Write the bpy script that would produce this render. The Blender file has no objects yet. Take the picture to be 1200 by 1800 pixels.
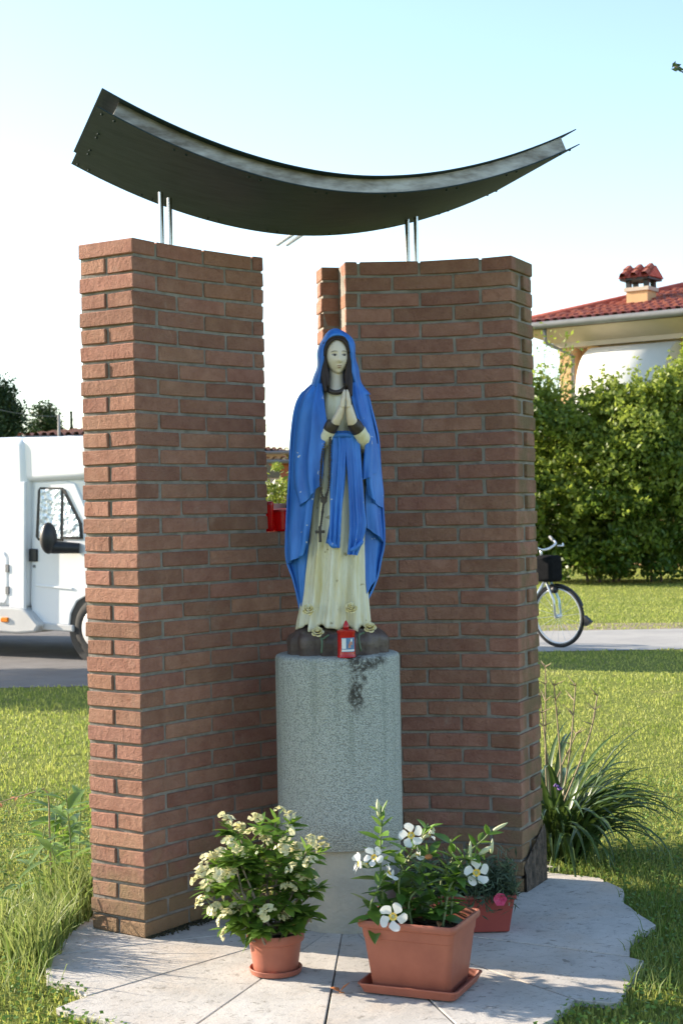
import bpy, bmesh, math, random
import numpy as np
from mathutils import Vector, Matrix, Euler

random.seed(7)
RNG = np.random.default_rng(11)
scene = bpy.context.scene
COL = scene.collection
R = math.radians

# ------------------------------------------------------------------ camera
EYE = Vector((0.0, 0.0, 1.56))
FPX = 2750.0                                   # focal length in photo pixels (1200 x 1800)
cam_d = bpy.data.cameras.new('camera')
cam = bpy.data.objects.new('camera', cam_d)
COL.objects.link(cam)
CAMR = Matrix.Rotation(R(90), 3, 'X') @ Matrix.Rotation(R(-1.13), 3, 'Z')
cam.matrix_world = Matrix.Translation(EYE) @ CAMR.to_4x4()
cam_d.sensor_fit = 'AUTO'
cam_d.sensor_width = 36.0
cam_d.lens = 36.0 * FPX / 1800.0
cam_d.clip_start = 0.1
cam_d.clip_end = 2000.0
cam_d.dof.use_dof = True
cam_d.dof.focus_distance = 5.9
cam_d.dof.aperture_fstop = 8.0
scene.camera = cam

# ------------------------------------------------------------------ light
SUN_EL, SUN_BACK = R(21.0), R(21.0)
SUN_DIR = Vector((-math.cos(SUN_BACK) * math.cos(SUN_EL), math.sin(SUN_BACK) * math.cos(SUN_EL), math.sin(SUN_EL)))
world = bpy.data.worlds.new('World')
scene.world = world
world.use_nodes = True
wn = world.node_tree
wn.nodes.clear()
sky = wn.nodes.new('ShaderNodeTexSky')
sky.sky_type = 'NISHITA'
sky.sun_disc = False
sky.sun_elevation = SUN_EL
sky.sun_rotation = math.atan2(SUN_DIR.x, SUN_DIR.y)
sky.air_density = 1.0
sky.dust_density = 0.6
sky.ozone_density = 1.0
bg = wn.nodes.new('ShaderNodeBackground')
bg.inputs['Strength'].default_value = 0.125
wo = wn.nodes.new('ShaderNodeOutputWorld')
wn.links.new(sky.outputs[0], bg.inputs['Color'])
wn.links.new(bg.outputs[0], wo.inputs['Surface'])
sun_d = bpy.data.lights.new('sun', 'SUN')
sun_d.energy = 4.6
sun_d.angle = R(0.55)
sun_d.color = (1.0, 0.88, 0.72)
sun = bpy.data.objects.new('sun', sun_d)
COL.objects.link(sun)
sun.rotation_euler = SUN_DIR.to_track_quat('Z', 'Y').to_euler()
sun.location = (-8, 4, 8)

scene.view_settings.view_transform = 'Standard'
scene.view_settings.look = 'None'
scene.view_settings.exposure = 1.5
scene.view_settings.gamma = 1.0
scene.view_settings.use_curve_mapping = False

# ------------------------------------------------------------------ calibration helpers
def ray(px, py):
    return CAMR @ Vector(((px - 600) / FPX, -(py - 900) / FPX, -1.0))
def P(px, py, Y):
    d = ray(px, py)
    return EYE + d * (Y / d.y)
def G(px, py, z=0.0):
    d = ray(px, py)
    return EYE + d * ((z - EYE.z) / d.z)

# ------------------------------------------------------------------ object helpers
def prop(o, label=None, cat=None, group=None, kind=None):
    if label: o['label'] = label
    if cat: o['category'] = cat
    if group: o['group'] = group
    if kind: o['kind'] = kind
    return o
def thing(name, label, cat, loc=(0, 0, 0), rz=0.0, group=None):
    o = bpy.data.objects.new(name, None)
    o.empty_display_size = 0.05
    COL.objects.link(o)
    o.location = loc
    o.rotation_euler = (0, 0, rz)
    return prop(o, label, cat, group)
def base(parent):
    """location of the thing a mesh hangs under (things that take world-space vertices are never rotated)"""
    v = Vector((0, 0, 0))
    while parent is not None:
        v += parent.location
        parent = parent.parent
    return v
def link(name, me, mat=None, parent=None, loc=(0, 0, 0), rot=(0, 0, 0), scale=None):
    o = bpy.data.objects.new(name, me)
    COL.objects.link(o)
    if mat is not None and not me.materials:
        for m_ in (mat if isinstance(mat, (list, tuple)) else [mat]):
            me.materials.append(m_)
    if parent is not None:
        o.parent = parent
    o.location = loc
    o.rotation_euler = rot
    if scale is not None:
        o.scale = scale
    return o
def mesh(name, verts, faces, smooth=False):
    me = bpy.data.meshes.new(name)
    me.from_pydata([tuple(v) for v in verts], [], faces)
    if smooth:
        me.polygons.foreach_set('use_smooth', [True] * len(me.polygons))
    me.update()
    return me
def obj(name, verts, faces, mat, parent=None, smooth=False, world=True):
    off = base(parent) if (world and parent is not None) else Vector((0, 0, 0))
    return link(name, mesh(name, [Vector(v) - off for v in verts], faces, smooth), mat, parent)
def fast(name, V, polys, mat, parent=None, attr=None, smooth=False, world=True):
    """numpy mesh; polys = list of (n x k) index arrays; attr = per-vertex float 'tint'"""
    V = np.asarray(V, dtype=np.float64)
    if parent is not None and world:
        V = V - np.array(base(parent))
    me = bpy.data.meshes.new(name)
    me.vertices.add(len(V))
    me.vertices.foreach_set('co', V.ravel())
    loops = np.concatenate([p.ravel() for p in polys])
    tot = np.concatenate([np.full(len(p), p.shape[1]) for p in polys])
    st = np.concatenate([[0], np.cumsum(tot)[:-1]])
    me.loops.add(len(loops))
    me.loops.foreach_set('vertex_index', loops.astype(np.int32))
    me.polygons.add(len(tot))
    me.polygons.foreach_set('loop_start', st.astype(np.int32))
    me.polygons.foreach_set('loop_total', tot.astype(np.int32))
    if smooth:
        me.polygons.foreach_set('use_smooth', np.ones(len(tot), dtype=bool))
    if attr is not None:
        a = me.attributes.new('tint', 'FLOAT', 'POINT')
        a.data.foreach_set('value', np.asarray(attr, dtype=np.float32))
    me.update(calc_edges=True)
    me.validate()
    return link(name, me, mat, parent)

class MB:
    """collects shapes of ONE part"""
    def __init__(self): self.v = []; self.f = []
    def add(self, v, f):
        n = len(self.v)
        self.v += [Vector(q) for q in v]
        self.f += [tuple(i + n for i in q) for q in f]
        return self
    def box(self, c, s, rz=0.0, rot=None):
        c = Vector(c); hx, hy, hz = s[0] / 2, s[1] / 2, s[2] / 2
        m_ = rot if rot is not None else Matrix.Rotation(rz, 3, 'Z')
        v = [c + m_ @ Vector((x * hx, y * hy, z * hz)) for z in (-1, 1) for y in (-1, 1) for x in (-1, 1)]
        return self.add(v, [(0, 2, 3, 1), (4, 5, 7, 6), (0, 1, 5, 4), (2, 6, 7, 3), (0, 4, 6, 2), (1, 3, 7, 5)])
    def tube(self, pts, rad, n=8, caps=True, flat=1.0):
        pts = [Vector(p) for p in pts]
        rad = rad if isinstance(rad, (list, tuple)) else [rad] * len(pts)
        up = None; rings = []
        for i, p in enumerate(pts):
            t = (pts[min(i + 1, len(pts) - 1)] - pts[max(i - 1, 0)])
            t = t.normalized() if t.length > 1e-9 else Vector((0, 0, 1))
            if up is None:
                up = Vector((0, 0, 1)) if abs(t.z) < 0.9 else Vector((0, -1, 0))
            s = t.cross(up)
            s = s.normalized() if s.length > 1e-6 else Vector((1, 0, 0))
            up = s.cross(t).normalized()
            rings.append([p + (s * math.cos(2 * math.pi * k / n) + up * math.sin(2 * math.pi * k / n) * flat) * rad[i] for k in range(n)])
        v = [q for r_ in rings for q in r_]; f = []
        for i in range(len(pts) - 1):
            for k in range(n):
                a = i * n + k; b = i * n + (k + 1) % n
                f.append((a, b, b + n, a + n))
        if caps:
            f.append(tuple(range(n - 1, -1, -1)))
            f.append(tuple((len(pts) - 1) * n + k for k in range(n)))
        return self.add(v, f)
    def lathe(self, c, prof, n=32, caps=True, sx=1.0, sy=1.0, rz=0.0):
        c = Vector(c); v = []; f = []
        for r_, z in prof:
            for k in range(n):
                a = 2 * math.pi * k / n
                q = Matrix.Rotation(rz, 3, 'Z') @ Vector((r_ * math.cos(a) * sx, r_ * math.sin(a) * sy, z))
                v.append(c + q)
        for i in range(len(prof) - 1):
            for k in range(n):
                a = i * n + k; b = i * n + (k + 1) % n
                f.append((a, b, b + n, a + n))
        if caps:
            f.append(tuple(range(n - 1, -1, -1)))
            f.append(tuple((len(prof) - 1) * n + k for k in range(n)))
        return self.add(v, f)
    def prism(self, poly, vec):
        """poly: list of 3d points (planar), extruded along vec"""
        poly = [Vector(p) for p in poly]; n = len(poly); vec = Vector(vec)
        v = poly + [p + vec for p in poly]
        f = [tuple(range(n - 1, -1, -1)), tuple(range(n, 2 * n))]
        for k in range(n):
            j = (k + 1) % n
            f.append((k, j, j + n, k + n))
        return self.add(v, f)
    def sphere(self, c, r_, n=10, m_=6, s=(1, 1, 1)):
        c = Vector(c); v = [c + Vector((0, 0, r_ * s[2]))]; f = []
        for i in range(1, m_):
            th = math.pi * i / m_
            for k in range(n):
                a = 2 * math.pi * k / n
                v.append(c + Vector((r_ * s[0] * math.sin(th) * math.cos(a), r_ * s[1] * math.sin(th) * math.sin(a), r_ * s[2] * math.cos(th))))
        v.append(c - Vector((0, 0, r_ * s[2])))
        for k in range(n):
            f.append((0, 1 + k, 1 + (k + 1) % n))
            for i in range(m_ - 2):
                a = 1 + i * n + k; b = 1 + i * n + (k + 1) % n
                f.append((a, a + n, b + n, b))
            a = 1 + (m_ - 2) * n
            f.append((len(v) - 1, a + (k + 1) % n, a + k))
        return self.add(v, f)
    def build(self, name, mat, parent=None, smooth=False, world=True, bevel=0.0, fix=True, seg=2, auto=None):
        o = obj(name, self.v, self.f, mat, parent, smooth, world)
        if fix:
            bm = bmesh.new(); bm.from_mesh(o.data)
            bmesh.ops.recalc_face_normals(bm, faces=bm.faces[:])
            bm.to_mesh(o.data); bm.free()
        if bevel:
            md = o.modifiers.new('bevel', 'BEVEL'); md.width = bevel; md.segments = seg; md.limit_method = 'ANGLE'; md.angle_limit = R(35)
        if smooth and auto is not None:
            o.data.set_sharp_from_angle(angle=R(auto))
        return o

def spl(pts, n):
    """Catmull-Rom through points -> n samples, arc-length parametrised"""
    p = np.array([tuple(q) for q in pts], dtype=float)
    if len(p) == 2:
        t = np.linspace(0, 1, n)[:, None]
        return p[0] * (1 - t) + p[1] * t
    q = np.vstack([2 * p[0] - p[1], p, 2 * p[-1] - p[-2]])
    out = []
    for i in range(1, len(q) - 2):
        t = np.linspace(0, 1, 16, endpoint=False)[:, None]
        a, b, c, d = q[i - 1], q[i], q[i + 1], q[i + 2]
        out.append(0.5 * (2 * b + (c - a) * t + (2 * a - 5 * b + 4 * c - d) * t ** 2 + (3 * b - a - 3 * c + d) * t ** 3))
    out = np.vstack(out + [p[-1:]])
    L = np.concatenate([[0], np.cumsum(np.linalg.norm(np.diff(out, axis=0), axis=1))])
    s = np.linspace(0, L[-1], n)
    return np.stack([np.interp(s, L, out[:, k]) for k in range(p.shape[1])], axis=1)

# ------------------------------------------------------------------ materials
def ramp(nt, fac, c1, c2, lo=0.35, hi=0.65):
    r_ = nt.nodes.new('ShaderNodeMapRange'); r_.inputs['From Min'].default_value = lo; r_.inputs['From Max'].default_value = hi
    nt.links.new(fac, r_.inputs['Value'])
    return mixc(nt, r_.outputs[0], c1, c2)
def mixc(nt, fac, a, b, blend='MIX'):
    m_ = nt.nodes.new('ShaderNodeMix'); m_.data_type = 'RGBA'; m_.blend_type = blend; m_.clamp_factor = True
    if hasattr(fac, 'is_linked') or hasattr(fac, 'links'): nt.links.new(fac, m_.inputs[0])
    else: m_.inputs[0].default_value = fac
    for sock, val in ((6, a), (7, b)):
        if isinstance(val, (tuple, list)): m_.inputs[sock].default_value = (*val[:3], 1)
        else: nt.links.new(val, m_.inputs[sock])
    return m_.outputs[2]
def math_(nt, op, a, b=None, clamp=False):
    m_ = nt.nodes.new('ShaderNodeMath'); m_.operation = op; m_.use_clamp = clamp
    for i, val in enumerate((a, b)):
        if val is None: continue
        if isinstance(val, (int, float)): m_.inputs[i].default_value = val
        else: nt.links.new(val, m_.inputs[i])
    return m_.outputs[0]
def noise(nt, vec, scale, detail=5, rough=0.6, dist=0.0):
    n_ = nt.nodes.new('ShaderNodeTexNoise'); n_.inputs['Scale'].default_value = scale
    n_.inputs['Detail'].default_value = detail; n_.inputs['Roughness'].default_value = rough; n_.inputs['Distortion'].default_value = dist
    nt.links.new(vec, n_.inputs['Vector'])
    return n_.outputs['Fac']
def vecs(nt, coords='obj', stretch=None, objoff=False):
    if coords == 'world':
        g = nt.nodes.new('ShaderNodeNewGeometry'); v = g.outputs['Position']
    else:
        g = nt.nodes.new('ShaderNodeTexCoord'); v = g.outputs['Object']
    if objoff:
        oi = nt.nodes.new('ShaderNodeObjectInfo')
        sc = nt.nodes.new('ShaderNodeVectorMath'); sc.operation = 'SCALE'
        cb = nt.nodes.new('ShaderNodeCombineXYZ')
        for i in range(3): nt.links.new(oi.outputs['Random'], cb.inputs[i])
        nt.links.new(cb.outputs[0], sc.inputs[0]); sc.inputs['Scale'].default_value = 37.0
        ad = nt.nodes.new('ShaderNodeVectorMath'); ad.operation = 'ADD'
        nt.links.new(v, ad.inputs[0]); nt.links.new(sc.outputs[0], ad.inputs[1]); v = ad.outputs[0]
    if stretch:
        mp = nt.nodes.new('ShaderNodeMapping'); mp.inputs['Scale'].default_value = stretch
        nt.links.new(v, mp.inputs['Vector']); v = mp.outputs[0]
    return v
def new_mat(name):
    m_ = bpy.data.materials.new(name); m_.use_nodes = True
    nt = m_.node_tree; nt.nodes.clear()
    out = nt.nodes.new('ShaderNodeOutputMaterial')
    b = nt.nodes.new('ShaderNodeBsdfPrincipled')
    nt.links.new(b.outputs[0], out.inputs['Surface'])
    return m_, nt, b, out
def setc(nt, b, c):
    if isinstance(c, (tuple, list)): b.inputs['Base Color'].default_value = (*c[:3], 1)
    else: nt.links.new(c, b.inputs['Base Color'])
def bump(nt, b, h, dist=0.002, strength=1.0):
    bp = nt.nodes.new('ShaderNodeBump'); bp.inputs['Distance'].default_value = dist; bp.inputs['Strength'].default_value = strength
    nt.links.new(h, bp.inputs['Height']); nt.links.new(bp.outputs[0], b.inputs['Normal'])
    return bp
def M(name, c1, c2=None, scale=12, rough=0.7, bmp=0.0, bscale=60, metal=0.0, spec=0.4, coords='obj', rnd=0.0,
      trans=0.0, tcol=None, tint=False, lo=0.35, hi=0.65, stretch=None, detail=5, hue=0.0, objoff=False):
    m_, nt, b, out = new_mat(name)
    v = vecs(nt, coords, stretch, objoff)
    c2 = c2 or tuple(x * 0.75 for x in c1)
    if tint:
        at = nt.nodes.new('ShaderNodeAttribute'); at.attribute_name = 'tint'
        col = mixc(nt, at.outputs['Fac'], c1, c2)
    else:
        col = ramp(nt, noise(nt, v, scale, detail), c1, c2, lo, hi)
    if rnd or hue:
        oi = nt.nodes.new('ShaderNodeObjectInfo')
        hs = nt.nodes.new('ShaderNodeHueSaturation')
        val = math_(nt, 'ADD', math_(nt, 'MULTIPLY', oi.outputs['Random'], 2 * rnd), 1 - rnd)
        nt.links.new(val, hs.inputs['Value'])
        if hue:
            w = nt.nodes.new('ShaderNodeTexWhiteNoise'); w.noise_dimensions = '1D'; nt.links.new(oi.outputs['Random'], w.inputs['W'])
            nt.links.new(math_(nt, 'ADD', math_(nt, 'MULTIPLY', w.outputs['Value'], 2 * hue), 0.5 - hue), hs.inputs['Hue'])
        nt.links.new(col, hs.inputs['Color']); col = hs.outputs[0]
    setc(nt, b, col)
    b.inputs['Roughness'].default_value = rough; b.inputs['Metallic'].default_value = metal
    b.inputs['Specular IOR Level'].default_value = spec
    if bmp: bump(nt, b, noise(nt, v, bscale, 6), bmp)
    if trans:
        t = nt.nodes.new('ShaderNodeBsdfTranslucent')
        if tcol: t.inputs['Color'].default_value = (*tcol, 1)
        else: nt.links.new(col, t.inputs['Color'])
        mx = nt.nodes.new('ShaderNodeMixShader'); mx.inputs[0].default_value = trans
        nt.links.new(b.outputs[0], mx.inputs[1]); nt.links.new(t.outputs[0], mx.inputs[2]); nt.links.new(mx.outputs[0], out.inputs['Surface'])
    return m_

def chip_paint(m_, chip, scale=42.0, lo=0.70, hi=0.73):
    nt = m_.node_tree; b = next(n for n in nt.nodes if n.type == 'BSDF_PRINCIPLED')
    src = b.inputs['Base Color'].links[0].from_socket
    v = vecs(nt, 'obj')
    f = ramp_f(nt, noise(nt, v, scale, 3, 0.55), lo, hi)
    setc(nt, b, mixc(nt, f, src, chip))
def brick_material():
    m_, nt, b, out = new_mat('fired_brick')
    v = vecs(nt, 'obj', None, True)
    w = vecs(nt, 'world')
    col = ramp(nt, noise(nt, v, 14, 6, 0.65), (0.275, 0.130, 0.090), (0.385, 0.205, 0.145), 0.3, 0.7)
    col = mixc(nt, math_(nt, 'MULTIPLY', ramp_f(nt, noise(nt, v, 45, 4, 0.7), 0.58, 0.75), 0.5), col, (0.17, 0.08, 0.06))
    col = mixc(nt, math_(nt, 'MULTIPLY', ramp_f(nt, noise(nt, w, 3.3, 5, 0.65), 0.5, 0.8), 0.55), col, (0.30, 0.185, 0.13))
    oi = nt.nodes.new('ShaderNodeObjectInfo')
    hs = nt.nodes.new('ShaderNodeHueSaturation')
    nt.links.new(math_(nt, 'ADD', math_(nt, 'MULTIPLY', oi.outputs['Random'], 0.36), 0.82), hs.inputs['Value'])
    wn_ = nt.nodes.new('ShaderNodeTexWhiteNoise'); wn_.noise_dimensions = '1D'; nt.links.new(oi.outputs['Random'], wn_.inputs['W'])
    nt.links.new(math_(nt, 'ADD', math_(nt, 'MULTIPLY', wn_.outputs['Value'], 0.014), 0.493), hs.inputs['Hue'])
    nt.links.new(col, hs.inputs['Color']); col = hs.outputs[0]
    col = mixc(nt, math_(nt, 'MULTIPLY', ramp_f(nt, noise(nt, w, 6.5, 6, 0.7, 0.5), 0.60, 0.78), 0.35), col, (0.44, 0.36, 0.30))
    # lichen and damp creeping up the lowest courses and round the shaded right end
    sx = nt.nodes.new('ShaderNodeSeparateXYZ'); nt.links.new(w, sx.inputs[0])
    low = ramp_f(nt, math_(nt, 'ADD', sx.outputs['Z'], math_(nt, 'MULTIPLY', noise(nt, w, 7, 5), -0.75)), 0.02, -0.33)
    col = mixc(nt, math_(nt, 'MULTIPLY', low, 0.7), col, (0.26, 0.19, 0.10))
    end = math_(nt, 'MULTIPLY', ramp_f(nt, sx.outputs['X'], 0.715, 0.74), ramp_f(nt, noise(nt, w, 5, 5), 0.35, 0.6))
    col = mixc(nt, math_(nt, 'MULTIPLY', end, 0.75), col, (0.17, 0.135, 0.07))
    setc(nt, b, col)
    b.inputs['Roughness'].default_value = 0.92; b.inputs['Specular IOR Level'].default_value = 0.2
    h = math_(nt, 'ADD', math_(nt, 'MULTIPLY', noise(nt, v, 190, 5, 0.75), 0.75), math_(nt, 'MULTIPLY', ramp_f(nt, noise(nt, v, 38, 6, 0.72), 0.38, 0.62), 0.42))
    bump(nt, b, h, 0.006, 1.0)
    return m_
def ramp_f(nt, fac, lo, hi):
    r_ = nt.nodes.new('ShaderNodeMapRange'); r_.inputs['From Min'].default_value = lo; r_.inputs['From Max'].default_value = hi
    r_.clamp = True; r_.interpolation_type = 'SMOOTHSTEP'
    nt.links.new(fac, r_.inputs['Value'])
    return r_.outputs[0]
def slab_material():
    m_, nt, b, out = new_mat('weathered_stone_slab')
    w = vecs(nt, 'world')
    col = ramp(nt, noise(nt, w, 5, 6, 0.65), (0.40, 0.375, 0.34), (0.53, 0.50, 0.46), 0.3, 0.7)
    col = mixc(nt, math_(nt, 'MULTIPLY', ramp_f(nt, noise(nt, w, 2.2, 5, 0.6), 0.45, 0.72), 0.5), col, (0.49, 0.385, 0.285))
    col = mixc(nt, math_(nt, 'MULTIPLY', ramp_f(nt, noise(nt, w, 30, 6, 0.75, 0.6), 0.54, 0.68), 0.7), col, (0.22, 0.205, 0.18))
    col = mixc(nt, math_(nt, 'MULTIPLY', ramp_f(nt, noise(nt, vecs(nt, 'world', (19, 27, 20)), 1.0, 5, 0.7, 0.8), 0.585, 0.66), 0.65), col, (0.15, 0.135, 0.11))
    col = mixc(nt, math_(nt, 'MULTIPLY', ramp_f(nt, noise(nt, w, 9, 6, 0.7, 1.0), 0.55, 0.72), 0.5), col, (0.30, 0.29, 0.27))
    col = mixc(nt, math_(nt, 'MULTIPLY', ramp_f(nt, noise(nt, w, 85, 3, 0.6), 0.66, 0.74), 0.8), col, (0.12, 0.105, 0.08))
    oi = nt.nodes.new('ShaderNodeObjectInfo'); hs = nt.nodes.new('ShaderNodeHueSaturation')
    nt.links.new(math_(nt, 'ADD', math_(nt, 'MULTIPLY', oi.outputs['Random'], 0.12), 0.94), hs.inputs['Value'])
    nt.links.new(col, hs.inputs['Color']); setc(nt, b, hs.outputs[0])
    b.inputs['Roughness'].default_value = 0.85; b.inputs['Specular IOR Level'].default_value = 0.3
    bump(nt, b, math_(nt, 'ADD', noise(nt, w, 26, 6, 0.7), math_(nt, 'MULTIPLY', noise(nt, w, 140, 3), 0.4)), 0.0025)
    return m_
def pebble_material(cx, top):
    m_, nt, b, out = new_mat('exposed_aggregate')
    w = vecs(nt, 'world')
    vo = nt.nodes.new('ShaderNodeTexVoronoi'); vo.feature = 'F1'; vo.inputs['Scale'].default_value = 190.0
    nt.links.new(w, vo.inputs['Vector'])
    cell = nt.nodes.new('ShaderNodeSeparateColor'); nt.links.new(vo.outputs['Color'], cell.inputs[0])
    stone = mixc(nt, cell.outputs[0], (0.42, 0.435, 0.40), (0.53, 0.545, 0.50))
    col = mixc(nt, ramp_f(nt, vo.outputs['Distance'], 0.40, 0.72), stone, (0.27, 0.285, 0.26))
    col = mixc(nt, math_(nt, 'MULTIPLY', ramp_f(nt, noise(nt, vecs(nt, 'world', (6, 6, 1.6)), 1.0, 5), 0.5, 0.72), 0.5), col, (0.33, 0.33, 0.28))
    sx = nt.nodes.new('ShaderNodeSeparateXYZ'); nt.links.new(w, sx.inputs[0])
    nz = noise(nt, w, 16, 5, 0.6)
    # dark run-off stain below the rock and candle: a streak and a slanted blotch at the rim
    x = math_(nt, 'ADD', sx.outputs['X'], -cx); z = math_(nt, 'SUBTRACT', top, sx.outputs['Z'])
    d1 = math_(nt, 'ADD', math_(nt, 'ABSOLUTE', math_(nt, 'SUBTRACT', x, math_(nt, 'ADD', 0.066, math_(nt, 'MULTIPLY', z, 0.03)))), math_(nt, 'MULTIPLY', z, 0.10))
    s1 = ramp_f(nt, math_(nt, 'ADD', d1, math_(nt, 'MULTIPLY', math_(nt, 'SUBTRACT', nz, 0.5), 0.19)), 0.056, 0.022)
    s1 = math_(nt, 'MULTIPLY', s1, ramp_f(nt, z, 0.235, 0.16))
    d2 = math_(nt, 'ABSOLUTE', math_(nt, 'SUBTRACT', z, math_(nt, 'SUBTRACT', 0.055, math_(nt, 'MULTIPLY', math_(nt, 'SUBTRACT', x, 0.03), 0.26))))
    s2 = ramp_f(nt, math_(nt, 'ADD', d2, math_(nt, 'MULTIPLY', math_(nt, 'SUBTRACT', nz, 0.5), 0.06)), 0.026, 0.008)
    s2 = math_(nt, 'MULTIPLY', s2, math_(nt, 'MULTIPLY', ramp_f(nt, x, 0.035, 0.065), ramp_f(nt, x, 0.195, 0.165)))
    st = math_(nt, 'MULTIPLY', math_(nt, 'MAXIMUM', s1, s2), math_(nt, 'ADD', 0.15, math_(nt, 'MULTIPLY', ramp_f(nt, noise(nt, w, 75, 4, 0.7), 0.36, 0.55), 0.8)))
    drip = math_(nt, 'MULTIPLY', ramp_f(nt, noise(nt, vecs(nt, 'world', (22, 22, 1.3)), 1.0, 4), 0.52, 0.66), ramp_f(nt, z, 0.75, 0.1))
    col = mixc(nt, math_(nt, 'MULTIPLY', drip, 0.42), col, (0.20, 0.225, 0.19))
    col = mixc(nt, st, col, (0.045, 0.038, 0.03))
    setc(nt, b, col)
    b.inputs['Roughness'].default_value = 0.8
    bump(nt, b, math_(nt, 'MULTIPLY', vo.outputs['Distance'], -1.0), 0.004)
    return m_

MAT = {}
MAT['brick'] = brick_material()
MAT['mortar'] = M('mortar', (0.285, 0.258, 0.225), (0.185, 0.165, 0.14), 20, 0.95, 0.004, 120, spec=0.2, coords='world')
MAT['slab'] = slab_material()
MAT['bedding'] = M('bedding_sand', (0.17, 0.15, 0.125), (0.10, 0.09, 0.07), 30, 0.95, 0.004, 90)
MAT['steel_dark'] = M('painted_dark_steel', (0.014, 0.030, 0.042), (0.026, 0.046, 0.058), 7, 0.6, 0.0006, 30, spec=0.15, stretch=(1, 4, 1), detail=8)
MAT['steel_raw'] = M('raw_steel_band', (0.33, 0.32, 0.30), (0.12, 0.105, 0.09), 6, 0.42, 0.0005, 40, metal=0.75, stretch=(1.2, 1, 4))
MAT['stainless'] = M('stainless_rod', (0.55, 0.55, 0.54), (0.45, 0.45, 0.44), 6, 0.22, metal=1.0)
MAT['blue'] = M('blue_paint', (0.022, 0.12, 0.47), (0.055, 0.23, 0.68), 13, 0.45, 0.007, 17, spec=0.4, stretch=(1, 1, .22), detail=4)
MAT['cream'] = M('cream_paint', (0.74, 0.70, 0.55), (0.64, 0.54, 0.26), 13, 0.5, 0.005, 20, spec=0.4, lo=0.48, hi=0.72, stretch=(1.6, 1.6, 0.3))
MAT['skin'] = M('flesh_paint', (0.72, 0.61, 0.48), (0.68, 0.57, 0.43), 10, 0.45, spec=0.4)
chip_paint(MAT['blue'], (0.55, 0.60, 0.66)); chip_paint(MAT['cream'], (0.42, 0.36, 0.22), 30.0, 0.66, 0.72)
MAT['hair'] = M('dark_brown_paint', (0.020, 0.011, 0.009), (0.04, 0.023, 0.017), 60, 0.6, 0.004, 70, stretch=(1, 1, 0.2))
MAT['dark_trim'] = M('dark_trim_paint', (0.035, 0.026, 0.022), (0.055, 0.04, 0.032), 30, 0.45)
MAT['brow'] = M('brow_paint', (0.10, 0.065, 0.045), None, 30, 0.6)
MAT['eyewhite'] = M('eye_white_paint', (0.50, 0.46, 0.40), None, 30, 0.35)
MAT['lip'] = M('lip_paint', (0.40, 0.20, 0.155), None, 30, 0.45)
MAT['rock'] = M('painted_brown_rock', (0.060, 0.040, 0.036), (0.115, 0.085, 0.075), 13, 0.42, 0.006, 30)
MAT['rose'] = M('cream_rose_paint', (0.78, 0.73, 0.52), (0.70, 0.56, 0.20), 60, 0.5)
MAT['stem_paint'] = M('green_stem_paint', (0.10, 0.16, 0.10), None, 30, 0.5)
MAT['red'] = M('red_plastic', (0.50, 0.012, 0.015), (0.38, 0.008, 0.01), 20, 0.25, spec=0.5)
MAT['red_clear'] = M('red_votive_plastic', (0.42, 0.015, 0.015), (0.30, 0.006, 0.008), 12, 0.22, spec=0.5, trans=0.45, tcol=(0.75, 0.02, 0.02))
MAT['paper_white'] = M('printed_white', (0.72, 0.73, 0.75), (0.62, 0.63, 0.66), 30, 0.4)
MAT['paper_blue'] = M('printed_blue', (0.06, 0.16, 0.36), (0.13, 0.24, 0.38), 90, 0.35)
MAT['paper_flesh'] = M('printed_flesh', (0.55, 0.30, 0.22), (0.40, 0.16, 0.14), 80, 0.4)
MAT['terra'] = M('terracotta_plastic', (0.375, 0.125, 0.078), (0.29, 0.092, 0.06), 11, 0.55, 0.0006, 80, spec=0.35, lo=0.3, hi=0.75, detail=8)
MAT['terra_dark'] = M('brown_plastic', (0.23, 0.06, 0.042), (0.19, 0.05, 0.036), 6, 0.5, spec=0.35)
MAT['terra_red'] = M('red_brown_plastic', (0.36, 0.075, 0.055), (0.30, 0.06, 0.05), 6, 0.45, spec=0.35)
MAT['soil'] = M('potting_soil', (0.035, 0.024, 0.017), (0.075, 0.05, 0.034), 60, 0.95, 0.008, 120)
MAT['leaf_dark'] = M('glossy_dark_leaf', (0.045, 0.105, 0.02), (0.095, 0.19, 0.03), 9, 0.35, spec=0.5, rnd=0.35, trans=0.22, tcol=(0.16, 0.30, 0.03), objoff=True)
MAT['leaf_mid'] = M('mid_green_leaf', (0.075, 0.155, 0.025), (0.14, 0.25, 0.04), 9, 0.4, spec=0.45, rnd=0.35, trans=0.28, tcol=(0.22, 0.38, 0.05), objoff=True)
MAT['leaf_fresh'] = M('fresh_leaf', (0.075, 0.16, 0.025), (0.12, 0.22, 0.03), 9, 0.4, spec=0.45, rnd=0.3, trans=0.3, tcol=(0.25, 0.42, 0.05), objoff=True)
MAT['strap'] = M('strap_leaf', (0.03, 0.062, 0.018), (0.065, 0.11, 0.03), 6, 0.38, spec=0.45, rnd=0.4, trans=0.15, tcol=(0.14, 0.22, 0.04), objoff=True)
MAT['dry'] = M('dry_stalk', (0.20, 0.15, 0.09), (0.30, 0.24, 0.145), 20, 0.8, rnd=0.25)
MAT['stem'] = M('green_stem', (0.13, 0.19, 0.06), (0.17, 0.20, 0.09), 20, 0.6)
MAT['woody'] = M('grey_woody_stem', (0.17, 0.14, 0.11), (0.24, 0.20, 0.16), 40, 0.85, 0.002, 80)
MAT['petal_cream'] = M('cream_bract', (0.74, 0.71, 0.47), (0.66, 0.62, 0.33), 40, 0.6, trans=0.3, rnd=0.1, objoff=True)
MAT['petal_white'] = M('white_petal', (0.80, 0.80, 0.79), (0.74, 0.74, 0.72), 20, 0.55, trans=0.3)
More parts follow.
